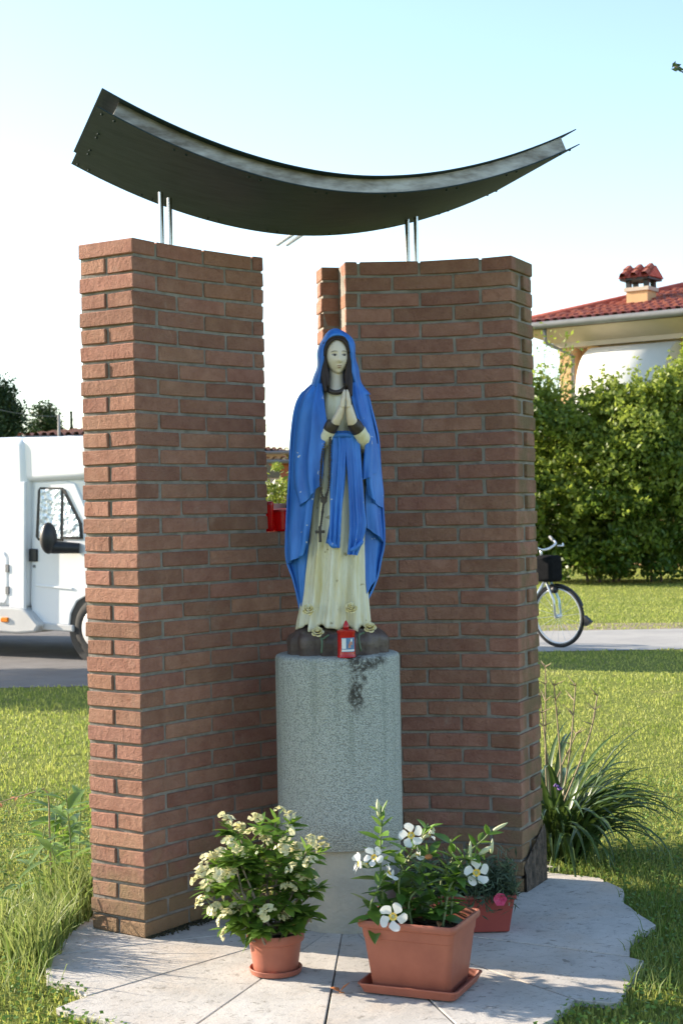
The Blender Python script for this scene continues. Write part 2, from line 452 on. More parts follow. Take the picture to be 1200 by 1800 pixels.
MAT['petal_yellow'] = M('yellow_throat', (0.80, 0.50, 0.03), (0.85, 0.60, 0.10), 30, 0.6)
MAT['petal_pink'] = M('pink_petal', (0.66, 0.05, 0.16), (0.74, 0.14, 0.26), 50, 0.6, trans=0.2)
MAT['bud'] = M('pale_bud', (0.68, 0.66, 0.48), (0.55, 0.60, 0.32), 20, 0.5, trans=0.2)
MAT['orange'] = M('wilted_orange', (0.62, 0.30, 0.13), (0.50, 0.20, 0.08), 40, 0.7, trans=0.3)
MAT['purple'] = M('purple_petal', (0.20, 0.10, 0.38), None, 40, 0.6, trans=0.2)
MAT['grass'] = M('lawn_blades', (0.15, 0.23, 0.028), (0.50, 0.50, 0.135), 9, 0.5, spec=0.3, tint=True, trans=0.5, tcol=None)
MAT['tall_grass'] = M('tall_grass_blades', (0.10, 0.18, 0.025), (0.33, 0.36, 0.12), 9, 0.5, spec=0.3, tint=True, trans=0.45)
MAT['clover'] = M('clover_leaves', (0.08, 0.16, 0.025), (0.17, 0.27, 0.05), 9, 0.5, spec=0.3, tint=True, trans=0.3)
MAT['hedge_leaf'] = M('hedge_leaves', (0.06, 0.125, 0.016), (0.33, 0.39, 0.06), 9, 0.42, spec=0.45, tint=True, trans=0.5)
MAT['tree_leaf'] = M('tree_leaves', (0.018, 0.042, 0.014), (0.07, 0.11, 0.03), 9, 0.5, spec=0.3, tint=True, trans=0.25)
MAT['bark'] = M('bark', (0.10, 0.075, 0.055), (0.16, 0.125, 0.095), 18, 0.9, 0.01, 30)
MAT['asphalt'] = M('asphalt', (0.125, 0.115, 0.11), (0.16, 0.15, 0.145), 2.2, 0.9, 0.004, 160, coords='world')
MAT['path'] = M('concrete_path', (0.36, 0.345, 0.32), (0.29, 0.28, 0.265), 1.6, 0.9, 0.004, 60, coords='world')
MAT['dirt'] = M('bare_dirt', (0.26, 0.20, 0.14), (0.18, 0.16, 0.09), 4, 0.95, 0.006, 50, coords='world')
MAT['van'] = M('white_vehicle_paint', (0.80, 0.80, 0.80), (0.78, 0.78, 0.785), 2, 0.22, spec=0.5)
MAT['van_grey'] = M('pale_grey_bumper', (0.55, 0.54, 0.52), (0.50, 0.49, 0.48), 5, 0.45)
MAT['black'] = M('black_plastic', (0.018, 0.018, 0.02), (0.026, 0.026, 0.028), 20, 0.45)
MAT['rubber'] = M('tyre_rubber', (0.016, 0.016, 0.016), (0.028, 0.027, 0.026), 20, 0.8)
MAT['hub'] = M('wheel_cover', (0.55, 0.54, 0.53), (0.48, 0.47, 0.46), 5, 0.4)
MAT['orange_lens'] = M('orange_lens', (0.85, 0.25, 0.02), None, 10, 0.25)
MAT['bike_silver'] = M('silver_bike_paint', (0.60, 0.63, 0.65), (0.52, 0.55, 0.58), 8, 0.28, metal=0.6)
MAT['bike_blue'] = M('pale_blue_bike_paint', (0.36, 0.56, 0.66), None, 8, 0.3, metal=0.3)
MAT['stucco'] = M('apricot_stucco', (0.64, 0.40, 0.20), (0.58, 0.36, 0.18), 1.5, 0.9, 0.003, 40)
MAT['stucco_pale'] = M('pale_eave_plaster', (0.56, 0.47, 0.38), (0.50, 0.42, 0.34), 1.5, 0.9)
MAT['gutter'] = M('grey_gutter', (0.20, 0.20, 0.20), (0.16, 0.16, 0.16), 3, 0.5, spec=0.4)
MAT['tile'] = M('red_roof_tile', (0.30, 0.055, 0.04), (0.40, 0.10, 0.065), 6, 0.8, 0.01, 30, rnd=0.2)
MAT['tile_old'] = M('pale_roof_tile', (0.44, 0.24, 0.17), (0.36, 0.19, 0.13), 3, 0.85, 0.01, 20)
MAT['awning'] = M('white_awning_cloth', (0.80, 0.79, 0.76), (0.78, 0.77, 0.74), 2, 0.8, trans=0.25)
MAT['glassdark'] = M('dark_window_glass', (0.03, 0.035, 0.04), None, 3, 0.08, spec=0.6)
MAT['wall_red'] = M('red_brick_house', (0.38, 0.13, 0.08), (0.45, 0.18, 0.11), 5, 0.9)
MAT['wall_pale'] = M('pale_plaster', (0.56, 0.50, 0.42), (0.50, 0.45, 0.38), 2, 0.9)
MAT['fibre'] = M('grey_fibre_cement', (0.50, 0.47, 0.42), (0.42, 0.40, 0.36), 14, 0.9, 0.002, 50)
MAT['pole'] = M('weathered_pole', (0.33, 0.31, 0.29), None, 6, 0.8)

def foil_material():
    m_, nt, b, out = new_mat('silver_window_shade')
    v = vecs(nt, 'obj')
    vo = nt.nodes.new('ShaderNodeTexVoronoi'); vo.inputs['Scale'].default_value = 16; nt.links.new(v, vo.inputs['Vector'])
    setc(nt, b, (0.55, 0.63, 0.70)); b.inputs['Metallic'].default_value = 0.7; b.inputs['Roughness'].default_value = 0.42
    bump(nt, b, math_(nt, 'ADD', vo.outputs['Distance'], math_(nt, 'MULTIPLY', noise(nt, v, 25, 4), 0.6)), 0.014)
    return m_
MAT['foil'] = foil_material()
def ground_material():
    m_, nt, b, out = new_mat('lawn_ground')
    w = vecs(nt, 'world')
    col = ramp(nt, noise(nt, w, 26, 6, 0.75), (0.11, 0.155, 0.025), (0.30, 0.33, 0.075), 0.3, 0.7)
    col = mixc(nt, math_(nt, 'MULTIPLY', ramp_f(nt, noise(nt, w, 1.3, 5, 0.6), 0.52, 0.72), 0.55), col, (0.24, 0.21, 0.09))
    col = mixc(nt, math_(nt, 'MULTIPLY', ramp_f(nt, noise(nt, w, 60, 4, 0.7), 0.6, 0.72), 0.7), col, (0.05, 0.04, 0.025))
    setc(nt, b, col); b.inputs['Roughness'].default_value = 0.95; b.inputs['Specular IOR Level'].default_value = 0.15
    bump(nt, b, noise(nt, w, 40, 6, 0.75), 0.05)
    return m_
MAT['ground'] = ground_material()

# ------------------------------------------------------------------ foliage helpers
def unit(a): return a / np.maximum(np.linalg.norm(a, axis=1, keepdims=True), 1e-9)
def leaf_cloud(name, C, N, size, mat, parent, tint, aspect=0.5, jit=0.6, kind=None):
    """many small pointed leaves (one quad each) at C facing roughly N"""
    n = len(C)
    N = unit(N + RNG.normal(0, jit, (n, 3)))
    T = unit(np.cross(N, RNG.normal(0, 1, (n, 3))))
    B = np.cross(N, T)
    s = (size * RNG.uniform(0.65, 1.25, n))[:, None]
    V = np.empty((n, 4, 3))
    V[:, 0] = C - T * s * 0.5
    V[:, 1] = C + B * s * aspect * 0.5 - N * s * 0.08
    V[:, 2] = C + T * s * 0.5 - N * s * 0.18
    V[:, 3] = C - B * s * aspect * 0.5 - N * s * 0.08
    o = fast(name, V.reshape(-1, 3), [np.arange(n * 4).reshape(n, 4)], mat, parent, np.repeat(tint, 4))
    if kind: o['kind'] = kind
    return o
def lobes(center, rad, nl, lr, low=-0.7):
    """lobe centres scattered on an ellipsoid"""
    d = unit(RNG.normal(0, 1, (nl * 3, 3))); d = d[d[:, 2] > low][:nl]
    rr = RNG.uniform(0.55, 1.0, len(d))[:, None]
    c = np.array(center) + d * np.array(rad) * rr
    r_ = lr * RNG.uniform(0.6, 1.3, len(d))
    return c, r_
def crown_points(center, rad, n, nl=40, lr=0.6, low=-0.7):
    c, r_ = lobes(center, rad, nl, lr, low)
    idx = RNG.integers(0, len(c), n)
    d = unit(RNG.normal(0, 1, (n, 3)))
    k = RNG.uniform(0.55, 1.08, n)[:, None]
    C = c[idx] + d * r_[idx][:, None] * k * np.array([1, 1, 0.8])
    return C, d * 0.6 + np.array([0, 0, 0.5])
def leaf_mesh(name, L, W, bend=0.25, fold=0.12, n=5, tip=1.0):
    v = []; f = []
    for i in range(n + 1):
        t = i / n
        w = W * 0.5 * (math.sin(math.pi * min(1, t ** 0.85)) ** 0.8 if 0 < t < 1 else 0.03)
        w *= (1.0 if t < 0.6 else 1 - (t - 0.6) * 0.4 * tip)
        z = -bend * L * t * t
        x = L * t * (1 - 0.15 * bend * t)
        v += [(x, -w, z + fold * w), (x, 0, z - fold * w * 0.5), (x, w, z + fold * w)]
        if i:
            a = (i - 1) * 3
            f += [(a, a + 1, a + 4, a + 3), (a + 1, a + 2, a + 5, a + 4)]
    return mesh(name, v, f, True)
def aim(d, roll=0.0):
    """euler turning local +X to direction d with local +Z as far up as it goes"""
    x = Vector(d).normalized()
    up = Vector((0, 0, 1)) if abs(x.z) < 0.98 else Vector((1, 0, 0))
    y = up.cross(x).normalized(); z = x.cross(y)
    m_ = Matrix((x, y, z)).transposed() @ Matrix.Rotation(roll, 3, 'X')
    return m_.to_euler()

# ================================================================== SETTING: ground, road, path
def sheet(name, poly, z, mat):
    return prop(obj(name, [(x, y, z) for x, y in poly], [tuple(range(len(poly)))], mat), kind='structure')
GZ = -0.025
sheet('ground', [(-900, -300), (900, -300), (900, 1200), (-900, 1200)], GZ, MAT['ground'])
ROAD = [(-60, 15.1), (-1.2, 14.6), (-0.6, 15.4), (-0.4, 20.0), (-1.2, 24.0), (-60, 27.0)]
sheet('road', ROAD, GZ + 0.004, MAT['asphalt'])
PATH = [(-0.38, 17.3), (40, 16.2), (40, 19.4), (1.5, 20.1), (-0.36, 20.0)]
sheet('path', PATH, GZ + 0.006, MAT['path'])
sheet('dirt_verge', [(1.6, 20.14), (6, 19.95), (7.5, 20.2), (5.2, 21.0), (3.4, 21.3), (2.2, 20.9)], GZ + 0.004, MAT['dirt'])

# ================================================================== PATIO of radiating stone slabs
HUB = Vector((-0.02, 5.98, 0))
SECT = [
    [(178, 1600), (150, 1616), (105, 1652), (101, 1663), (97, 1677)],
    [(97, 1677), (79, 1684), (80, 1722), (120, 1731), (151, 1750)],
    [(151, 1750), (95, 1771), (180, 1792), (255, 1822), (325, 1814)],
    [(325, 1814), (350, 1846), (470, 1856), (562, 1850)],
    [(562, 1850), (700, 1862), (842, 1838)],
    [(842, 1838), (930, 1812), (971, 1792), (1012, 1756)],
    [(1012, 1756), (1085, 1762), (1133, 1687), (1108, 1681)],
    [(1108, 1681), (1110, 1652), (1154, 1625), (1098, 1587), (1096, 1562), (1054, 1542), (967, 1533), (930, 1515)],
]
def inset(poly, d):
    n = len(poly); out = []
    ar = sum(poly[i].x * poly[(i + 1) % n].y - poly[(i + 1) % n].x * poly[i].y for i in range(n))
    sg = 1 if ar > 0 else -1
    for i in range(n):
        p0, p1, p2 = poly[i - 1], poly[i], poly[(i + 1) % n]
        e1 = (p1 - p0).normalized(); e2 = (p2 - p1).normalized()
        n1 = Vector((-e1.y, e1.x, 0)) * sg; n2 = Vector((-e2.y, e2.x, 0)) * sg
        b = n1 + n2
        b = b / max(0.35, b.length_squared / 2) if b.length > 1e-6 else n1
        out.append(p1 + b * d)
    return out
outer = []
polys = []
for s in SECT:
    pts = [G(*q) for q in s]
    polys.append([HUB.copy()] + pts)
    outer += pts[:-1]
outer.append(polys[-1][-1])
polys.append([HUB.copy(), polys[-1][-1].copy(), Vector((0.9, 6.8, 0)), Vector((0.2, 6.9, 0)), Vector((-0.6, 6.6, 0)), Vector((-0.95, 6.1, 0)), polys[0][1].copy()])
bed = [p for p in outer] + [Vector((0.95, 7.0, 0)), Vector((0.2, 7.1, 0)), Vector((-0.75, 6.7, 0)), Vector((-0.98, 6.1, 0))]
patio = prop(MB().prism([Vector((p.x * 0.995, p.y, -0.09)) for p in bed], (0, 0, 0.068)).build('patio', MAT['bedding']), kind='structure')
for poly in polys:
    ins = inset(poly, 0.0045)
    # roughen the outer edges a little
    ring = []
    for i, p in enumerate(ins):
        q = ins[(i + 1) % len(ins)]
        ring.append(p)
        if i not in (0, len(ins) - 1):
            n = max(1, int((q - p).length / 0.06))
            nn = Vector((-(q - p).y, (q - p).x, 0)).normalized()
            for k in range(1, n):
                ring.append(p.lerp(q, k / n) + nn * random.uniform(-0.005, 0.005))
    z = random.uniform(-0.003, -0.0005)
    MB().prism([Vector((p.x, p.y, -0.06)) for p in ring], (0, 0, 0.06 + z)).build('paving_slab', MAT['slab'], patio, bevel=0.002, seg=1)

# ================================================================== BRICK WALLS
PITCH, BH, BL, BW, JT = 0.065, 0.0542, 0.24, 0.129, 0.0105
NC = 40
TH = 0.27
def chamfer_box(name, L, W, H, c=0.0026, j=0.0013):
    v = []; hx, hy, hz = L / 2, W / 2, H / 2
    for sx in (-1, 1):
        for sy in (-1, 1):
            for sz in (-1, 1):
                q = [random.uniform(-j, j) for _ in range(3)]
                x, y, z = sx * hx + q[0], sy * hy + q[1], sz * hz + q[2]
                cc = c * random.uniform(0.6, 1.7)
                v += [(x, y - sy * cc, z - sz * cc), (x - sx * cc, y, z - sz * cc), (x - sx * cc, y - sy * cc, z)]
    def I(sx, sy, sz, a): return ((sx > 0) * 4 + (sy > 0) * 2 + (sz > 0)) * 3 + a
    f = []
    for s in (-1, 1):
        f.append((I(s, -1, -1, 0), I(s, 1, -1, 0), I(s, 1, 1, 0), I(s, -1, 1, 0)))
        f.append((I(-1, s, -1, 1), I(1, s, -1, 1), I(1, s, 1, 1), I(-1, s, 1, 1)))
        f.append((I(-1, -1, s, 2), I(1, -1, s, 2), I(1, 1, s, 2), I(-1, 1, s, 2)))
    for a in (-1, 1):
        for b_ in (-1, 1):
            f.append((I(a, b_, -1, 0), I(a, b_, -1, 1), I(a, b_, 1, 1), I(a, b_, 1, 0)))
            f.append((I(a, -1, b_, 0), I(a, -1, b_, 2), I(a, 1, b_, 2), I(a, 1, b_, 0)))
            f.append((I(-1, a, b_, 1), I(-1, a, b_, 2), I(1, a, b_, 2), I(1, a, b_, 1)))
            for d in (-1, 1):
                f.append((I(a, b_, d, 0), I(a, b_, d, 1), I(a, b_, d, 2)))
    me = mesh(name, v, f)
    bm = bmesh.new(); bm.from_mesh(me); bmesh.ops.recalc_face_normals(bm, faces=bm.faces[:]); bm.to_mesh(me); bm.free()
    me.materials.append(MAT['brick'])
    return me
BCACHE = {}
def brick_mesh(L, W):
    key = (round(L, 2), W)
    if key not in BCACHE:
        BCACHE[key] = [chamfer_box('brick', key[0] if abs(key[0] - L) > 0.004 else L, W, BH) for _ in range(4)]
    return random.choice(BCACHE[key])
class Curve:
    def __init__(self, start, segs):
        self.p = [Vector((start[0], start[1], 0))]; self.a = [R(segs[0][0])]; self.s = [0.0]
        ds = 0.004
        for a0, a1, L in segs:
            n = int(round(L / ds))
            for i in range(n):
                a = R(a0 + (a1 - a0) * (i + 0.5) / n)
                self.p.append(self.p[-1] + Vector((math.cos(a), math.sin(a), 0)) * (L / n))
                self.a.append(R(a0 + (a1 - a0) * (i + 1) / n)); self.s.append(self.s[-1] + L / n)
    def at(self, s):
        s = max(0, min(s, self.s[-1] - 1e-6))
        i = int(np.searchsorted(self.s, s, side='right')) - 1
        t = (s - self.s[i]) / (self.s[i + 1] - self.s[i])
        a = self.a[i] * (1 - t) + self.a[i + 1] * t
        p = self.p[i].lerp(self.p[i + 1], t)
        return p, a, Vector((-math.sin(a), math.cos(a), 0))
def mortar_core(root, cv, s0, s1, z1, o0, o1, name='mortar_core', n=24):
    mb = MB(); v = []; f = []
    for i in range(n + 1):
        p, a, nn = cv.at(s0 + (s1 - s0) * i / n)
        for o_ in (o0, o1):
            for z in (-0.02, z1):
                v.append(p + nn * o_ + Vector((0, 0, z)))
    for i in range(n):
        a = i * 4; b_ = a + 4
        f += [(a, b_, b_ + 1, a + 1), (a + 2, a + 3, b_ + 3, b_ + 2), (a + 1, b_ + 1, b_ + 3, a + 3), (a, a + 2, b_ + 2, b_)]
    f += [(0, 1, 3, 2), (n * 4, n * 4 + 2, n * 4 + 3, n * 4 + 1)]
    mb.add(v, f)
    return mb.build(name, MAT['mortar'], root)
def put_brick(root, p, ang, L, W, k, joined=None):
    z = k * PITCH + BH / 2 + 0.001
    loc = p + Vector((0, 0, z)) + Vector((random.uniform(-1, 1) * 0.0014, random.uniform(-1, 1) * 0.0014, random.uniform(-1, 1) * 0.0012))
    rot = Euler((random.gauss(0, 0.004), random.gauss(0, 0.004), ang + random.gauss(0, 0.004)))
    if joined is not None:
        joined.box(loc, (L, W, BH), rot=rot.to_matrix()); return
    o = link('brick', brick_mesh(L, W), None, root, loc - root.location, rot)
    sgn = random.random()
    if sgn < 0.5: o.rotation_euler.z += math.pi
    return o
def wall(root, cv, s_end, flip, s_low=None, n_low=0, outer_end=0.0):
    """flip: the free end (headers) is at s = s_end instead of 0; outer_end: extra length of the outer leaf at the inner end"""
    rest = MB()
    for k in range(NC):
        row_a = (k % 2 == 1)
        lim = s_low if (s_low and k < n_low) else s_end
        spans = []
        pos = 0.0
        if row_a: pos = BW + JT
        while pos < lim - 0.03:
            e = min(pos + BL, lim)
            if lim - e < 0.045: e = lim
            spans.append((pos, e)); pos = e + JT
        T = lambda s: (s_end - s) if flip else s
        if row_a:
            p, a, nn = cv.at(T(0.0)); p1, a1, n1 = cv.at(T(BW))
            tt = (p1 - p).normalized(); nn = (nn * .72 + n1 * .28).normalized()
            put_brick(root, (p + p1) / 2 + nn * TH / 2 - tt * 0.003, math.atan2(nn.y, nn.x), TH, BW, k)
        for i, (a0, a1) in enumerate(spans):
            pa, _, na = cv.at(T(a0)); pb, _, nb = cv.at(T(a1))
            for leaf, off in (('in', BW / 2), ('out', TH - BW / 2)):
                A = pa + na * off; B = pb + nb * off
                if leaf == 'in':
                    nm = (na + nb).normalized() * off
                    A = pa + nm; B = pb + nm
                d = (B - A).normalized()
                end = (i == len(spans) - 1 and lim == s_end)
                if leaf == 'out' and end and outer_end: B = B + d * outer_end
                if i == 0 and not row_a: A = A + d * (0.004 if leaf == 'out' else -0.002)
                L = (B - A).length
                ang = math.atan2(d.y, d.x)
                vis = leaf == 'in' or (i == 0 and not row_a) or end
                put_brick(root, (A + B) / 2, ang, L, BW, k, None if vis else rest)
    prop(rest.build('brick', MAT['brick'], root, bevel=0.003, seg=1), kind='stuff')
LSTART = P(244.5, 1030, 5.781)
cvL = Curve((LSTART.x, LSTART.y), [(57, 40, 0.692), (40, 12, 0.40)])
S_LOW = 1.06
wl = thing('brick_wall', 'left brick pier whose sunlit end faces the grass, running on as a low parapet behind the statue', 'wall', (LSTART.x, LSTART.y, 0))
mortar_core(wl, cvL, 0.010, 0.6855, NC * PITCH - JT - 0.006, 0.0045, TH - 0.0045)
mortar_core(wl, cvL, 0.688, S_LOW - 0.006, 23 * PITCH - JT - 0.004, 0.0045, TH - 0.0045)
wall(wl, cvL, 0.692, False, S_LOW, 23, outer_end=0.0)
tmp = Curve((0, 0), [(12, -27, 0.695)])
REND = Vector((0.707, 6.358, 0))
rs = REND - tmp.p[-1]
cvR = Curve((rs.x, rs.y), [(12, -27, 0.695)])
wr = thing('brick_wall', 'right brick wall curving round behind the statue, all in shade, with its mossy end beside the bicycle', 'wall', (REND.x, REND.y, 0))
mortar_core(wr, cvR, 0.0045, 0.684, NC * PITCH - JT - 0.006, 0.0045, TH - 0.0045)
p_, a_, n_ = cvR.at(0.0)
t_ = Vector((math.cos(a_), math.sin(a_), 0))
MB().prism([p_ + t_ * 0.01 + n_ * (BW + 0.016), p_ - t_ * 0.062 + n_ * (BW + 0.018), p_ - t_ * 0.062 + n_ * (TH - 0.008), p_ + t_ * 0.01 + n_ * (TH - 0.008)], (0, 0, NC * PITCH - JT - 0.006)).build('mortar_core', MAT['mortar'], wr)
wall(wr, cvR, 0.695, True, outer_end=0.068)
# broken dark plinth patch at the foot of the right end
pe, ae, ne = cvR.at(0.694)
te = Vector((math.cos(ae), math.sin(ae), 0))
MAT['tar'] = M('dark_damp_render', (0.035, 0.028, 0.022), (0.14, 0.10, 0.075), 26, 0.9, 0.012, 60)
v = []; nseg = 16
for i in range(nseg + 1):
    t = i / nseg
    q = pe + te * 0.006 + ne * (0.004 + t * 0.25)
    v += [q + Vector((0, 0, -0.03)), q + te * 0.009 + Vector((0, 0, -0.03)), q + te * random.uniform(.003, .009) + Vector((0, 0, 0.09 + 0.13 * t + random.uniform(-0.03, 0.03))), q + Vector((0, 0, 0.105 + 0.13 * t))]
f = []
for i in range(nseg):
    a = i * 4
    for k in range(4): f.append((a + k, a + (k + 1) % 4, a + 4 + (k + 1) % 4, a + 4 + k))
obj('damp_render', v, f, MAT['tar'], wr)

# ================================================================== STEEL CANOPY
AX = R(21.6)                                   # the niche's axis leans this much
ub = Vector((math.cos(AX), math.sin(AX), 0)); ua = Vector((-math.sin(R(15.5)), math.cos(R(15.5)), 0))
FM = Vector((0.072, 5.83, 0))                  # middle of the canopy's front edge
CL, CW, CZ, SAG = 1.93, 0.905, 2.748, 0.246
can = thing('canopy', 'dark curved steel canopy like an upturned arc resting on thin rods above the statue', 'canopy', (FM.x, FM.y, CZ))
def zc(u): return CZ + SAG * (abs(u) / (CL / 2)) ** 1.9
def cpt(u, w, dz=0.0):
    du = 0.01
    sl = (zc(u + du) - zc(u - du)) / (2 * du)
    nrm = Vector((-sl, 1)).normalized()
    q = FM + ub * (u + nrm.x * dz) + ua * w
    return Vector((q.x, q.y, zc(u) + nrm.y * dz))
def curved_plate(name, u0, u1, w0, w1, d0, d1, mat, n=48):
    v = []; f = []
    for i in range(n + 1):
        u = u0 + (u1 - u0) * i / n
        v += [cpt(u, w0, d0), cpt(u, w1, d0), cpt(u, w1, d1), cpt(u, w0, d1)]
    for i in range(n):
        a = i * 4
        for k in range(4): f.append((a + k, a + (k + 1) % 4, a + 4 + (k + 1) % 4, a + 4 + k))
    f += [(0, 1, 2, 3), (n * 4 + 3, n * 4 + 2, n * 4 + 1, n * 4)]
    o = MB().add(v, f).build(name, mat, can, smooth=True, auto=40)
    return o
h2 = CL / 2
curved_plate('bottom_plate', -h2, h2, 0.0, CW, 0.0, 0.004, MAT['steel_dark'])
curved_plate('top_plate', -h2 - 0.012, h2 - 0.004, -0.03, CW + 0.03, 0.057, 0.061, MAT['steel_dark'])
curved_plate('edge_beam', -h2 + 0.055, h2 - 0.055, 0.012, 0.018, 0.0045, 0.0565, MAT['steel_raw'])
curved_plate('edge_beam', -h2 + 0.055, h2 - 0.055, CW - 0.018, CW - 0.012, 0.0045, 0.0565, MAT['steel_raw'])
for e in (-1, 1):
    a0 = e * (h2 - 0.061); a1 = e * (h2 - 0.056)
    curved_plate('end_beam', min(a0, a1), max(a0, a1), 0.0185, CW - 0.0185, 0.0045, 0.0565, MAT['steel_raw'], n=2)
bolt_me = None
def bolt(u, w):
    global bolt_me
    p0 = cpt(u, w, 0.0); p1 = cpt(u, w, -0.005)
    if bolt_me is None:
        bolt_me = MB().lathe((0, 0, 0), [(0.006, 0.002), (0.0055, -0.004), (0.003, -0.0055)], 8).v
    ax = (p1 - p0).normalized()
    mb = MB().tube([p0 - ax * 0.001, p0 + ax * 0.005], [0.0055, 0.0042], 8)
    mb.build('bolt', MAT['steel_dark'], can)
for u in (-0.92, -0.66, -0.38, -0.12, 0.16, 0.42, 0.68, 0.92):
    for w in (0.05, CW - 0.05):
        for e in (-0.022, 0.022): bolt(u + e, w)
for w in (0.3, 0.36, 0.57, 0.63): bolt(-0.925, w)
# rods that carry it: a pair on each wall and a pair running out at the back
def rod(p0, p1, r_=0.0098):
    MB().tube([p0, p1], r_, 12).build('support_rod', MAT['stainless'], can, smooth=True, auto=50)
def under(x, y):
    d = Vector((x, y, 0)) - FM
    return zc(d.dot(ub)) - 0.001
for px_, Yq in ((284.5, 6.19), (299.5, 6.24), (716, 6.71), (731, 6.70)):
    q = P(px_, 430, Yq)
    rod(Vector((q.x, q.y, NC * PITCH - 0.04)), Vector((q.x, q.y, under(q.x, q.y))))
for px_ in (0, 17):
    q0 = P(516 + px_, 410, 6.72); q1 = P(488 + px_, 429, 7.1)
    rod(q0 + (q0 - q1) * 0.12, q1)

# ================================================================== PEDESTAL
PC = Vector((-0.027, 6.0, 0)); PT = 1.0215; PR = 0.238; PB = 0.306
ped = thing('pedestal', 'round grey pedestal of exposed aggregate with a dark streak running from its rim', 'pedestal', (PC.x, PC.y, 0))
peb = pebble_material(PC.x, PT)
MB().lathe(PC, [(PR - 0.03, PB - 0.001), (PR - 0.004, PB), (PR, PB + 0.004)] + [(PR, PB + (PT - PB - 0.02) * i / 6) for i in range(1, 6)] + [(PR, PT - 0.016), (PR - 0.004, PT - 0.005), (PR - 0.014, PT), (0.02, PT)], 72).build('column', peb, ped, smooth=True, auto=50)
MAT['plinth'] = M('rough_plinth_render', (0.46, 0.43, 0.36), (0.36, 0.35, 0.31), 9, 0.9, 0.006, 70)
MB().lathe(PC + Vector((0.025, -0.01, 0)), [(0.203, -0.002), (0.205, 0.15), (0.203, PB + 0.0)], 64).build('plinth', MAT['plinth'], ped, smooth=True, auto=50)

# ================================================================== STATUE
SY = 6.0                                       # depth of its axis
SX = FPX / SY                                  # photo pixels per metre there
def S(px, py, d): return P(px, py, SY + d)
st = thing('statue', 'painted statue of a praying woman in blue mantle and white robe on the round pedestal', 'statue', (PC.x, PC.y, PT))
def skin(curves, N=40, Mr=24, thick=0.0, closed=False, fold=None):
    """smooth surface through a list of curves (each a list of (px, py, depth)); thick gives it a back"""
    A = np.stack([spl(c, N) for c in curves])           # k x N x 3
    if len(A) > 2 or Mr != len(A):
        B = np.stack([spl(A[:, j], Mr) for j in range(N)], axis=1)
    else: B = A
    W = np.empty_like(B)
    for i in range(B.shape[0]):
        for j in range(N):
            W[i, j] = S(*B[i, j])
    if fold is not None:
        du = np.gradient(W, axis=1); dv = np.gradient(W, axis=0)
        nn = np.cross(du, dv); nn /= np.maximum(np.linalg.norm(nn, axis=2, keepdims=True), 1e-9)
        if nn[..., 1].mean() > 0: nn = -nn
        v_, u_ = np.meshgrid(np.linspace(0, 1, B.shape[0]), np.linspace(0, 1, N), indexing='ij')
        W = W + nn * fold(u_, v_)[..., None]
    m_, n = W.shape[:2]
    V = [tuple(q) for q in W.reshape(-1, 3)]; F = []
    lastj = n if closed else n - 1
    for i in range(m_ - 1):
        for j in range(lastj):
            k = (j + 1) % n
            F.append((i * n + j, i * n + k, (i + 1) * n + k, (i + 1) * n + j))
    if thick:
        du = np.gradient(W, axis=1); dv = np.gradient(W, axis=0)
        nn = np.cross(du, dv); nn /= np.maximum(np.linalg.norm(nn, axis=2, keepdims=True), 1e-9)
        if nn[..., 1].mean() < 0: nn = -nn
        W2 = W + nn * thick
        o_ = len(V)
        V += [tuple(q) for q in W2.reshape(-1, 3)]
        F += [tuple(q + o_ for q in reversed(fc)) for fc in F]
        def strip(idx):
            for a, b in zip(idx[:-1], idx[1:]): F.append((a, a + o_, b + o_, b))
        strip([j for j in range(n)]); strip([(m_ - 1) * n + j for j in range(n)])
        if not closed:
            strip([i * n for i in range(m_)]); strip([i * n + n - 1 for i in range(m_)])
    return V, F
def ridge(u, k, ph=0.0, p=1.6):
    w = 0.5 + 0.5 * np.cos(2 * np.pi * (k * u + ph))
    return w ** p

# --- robe: closed loft with deep folds towards the hem
rows = [(676, 578, 606, .042), (684, 570, 614, .055), (700, 563, 622, .066), (725, 558, 632, .075), (755, 560, 632, .072), (775, 561, 633, .072), (800, 557, 637, .078),
        (850, 550, 641, .088), (900, 546, 641, .094), (950, 543, 641, .098), (1000, 538, 642, .103), (1040, 535, 643, .108), (1065, 531, 645, .114), (1085, 527, 647, .122), (1098, 525, 649, .127)]
ra = spl([(r_[0], r_[1], r_[2], r_[3]) for r_ in rows], 90)
NT = 140
V = []; F = []
for i in range(90):
    y, l, r_, dp = ra[i]
    t = (y - 690) / 400.0
    amp = 0.005 + 0.021 * max(0, t) ** 1.2 if t > 0.15 else 0.003
    for k in range(NT):
        th = 2 * math.pi * k / NT                     # 0 = right, pi/2 = back, 3pi/2 = front
        cx = (l + r_) / 2; hw = (r_ - l) / 2
        u = th / (2 * math.pi)
        fo = (1.0 * math.cos(9 * th + 0.8 + 0.9 * t) + 0.55 * math.cos(14 * th - 1.1 + 1.4 * t) + 0.35 * math.cos(5 * th + 2.0 * t))
        fo = fo / 1.9
        fo = (abs(fo) ** 0.75) * (1 if fo > 0 else -1) * amp
        if i >= 60: fo += amp * 0.35 * math.sin(23 * th + i * .05)
        px = cx + hw * math.cos(th) * (1 + fo / 0.26)
        d = math.sin(th) * (dp + fo)
        hem = 0
        if i > 76: hem = (i - 76) / 13.0 * (5.0 * math.cos(9 * th + 1.6) + 3.0 * math.cos(14 * th + 0.4) + (5 if math.sin(th) < 0 else 0))
        V.append(tuple(S(px, y + hem, d)))
for i in range(89):
    for k in range(NT):
        a = i * NT + k; b_ = i * NT + (k + 1) % NT
        F.append((a, b_, b_ + NT, a + NT))
F.append(tuple(range(NT))); F.append(tuple(89 * NT + k for k in range(NT - 1, -1, -1)))
MB().add(V, F).build('robe', MAT['cream'], st, smooth=True)

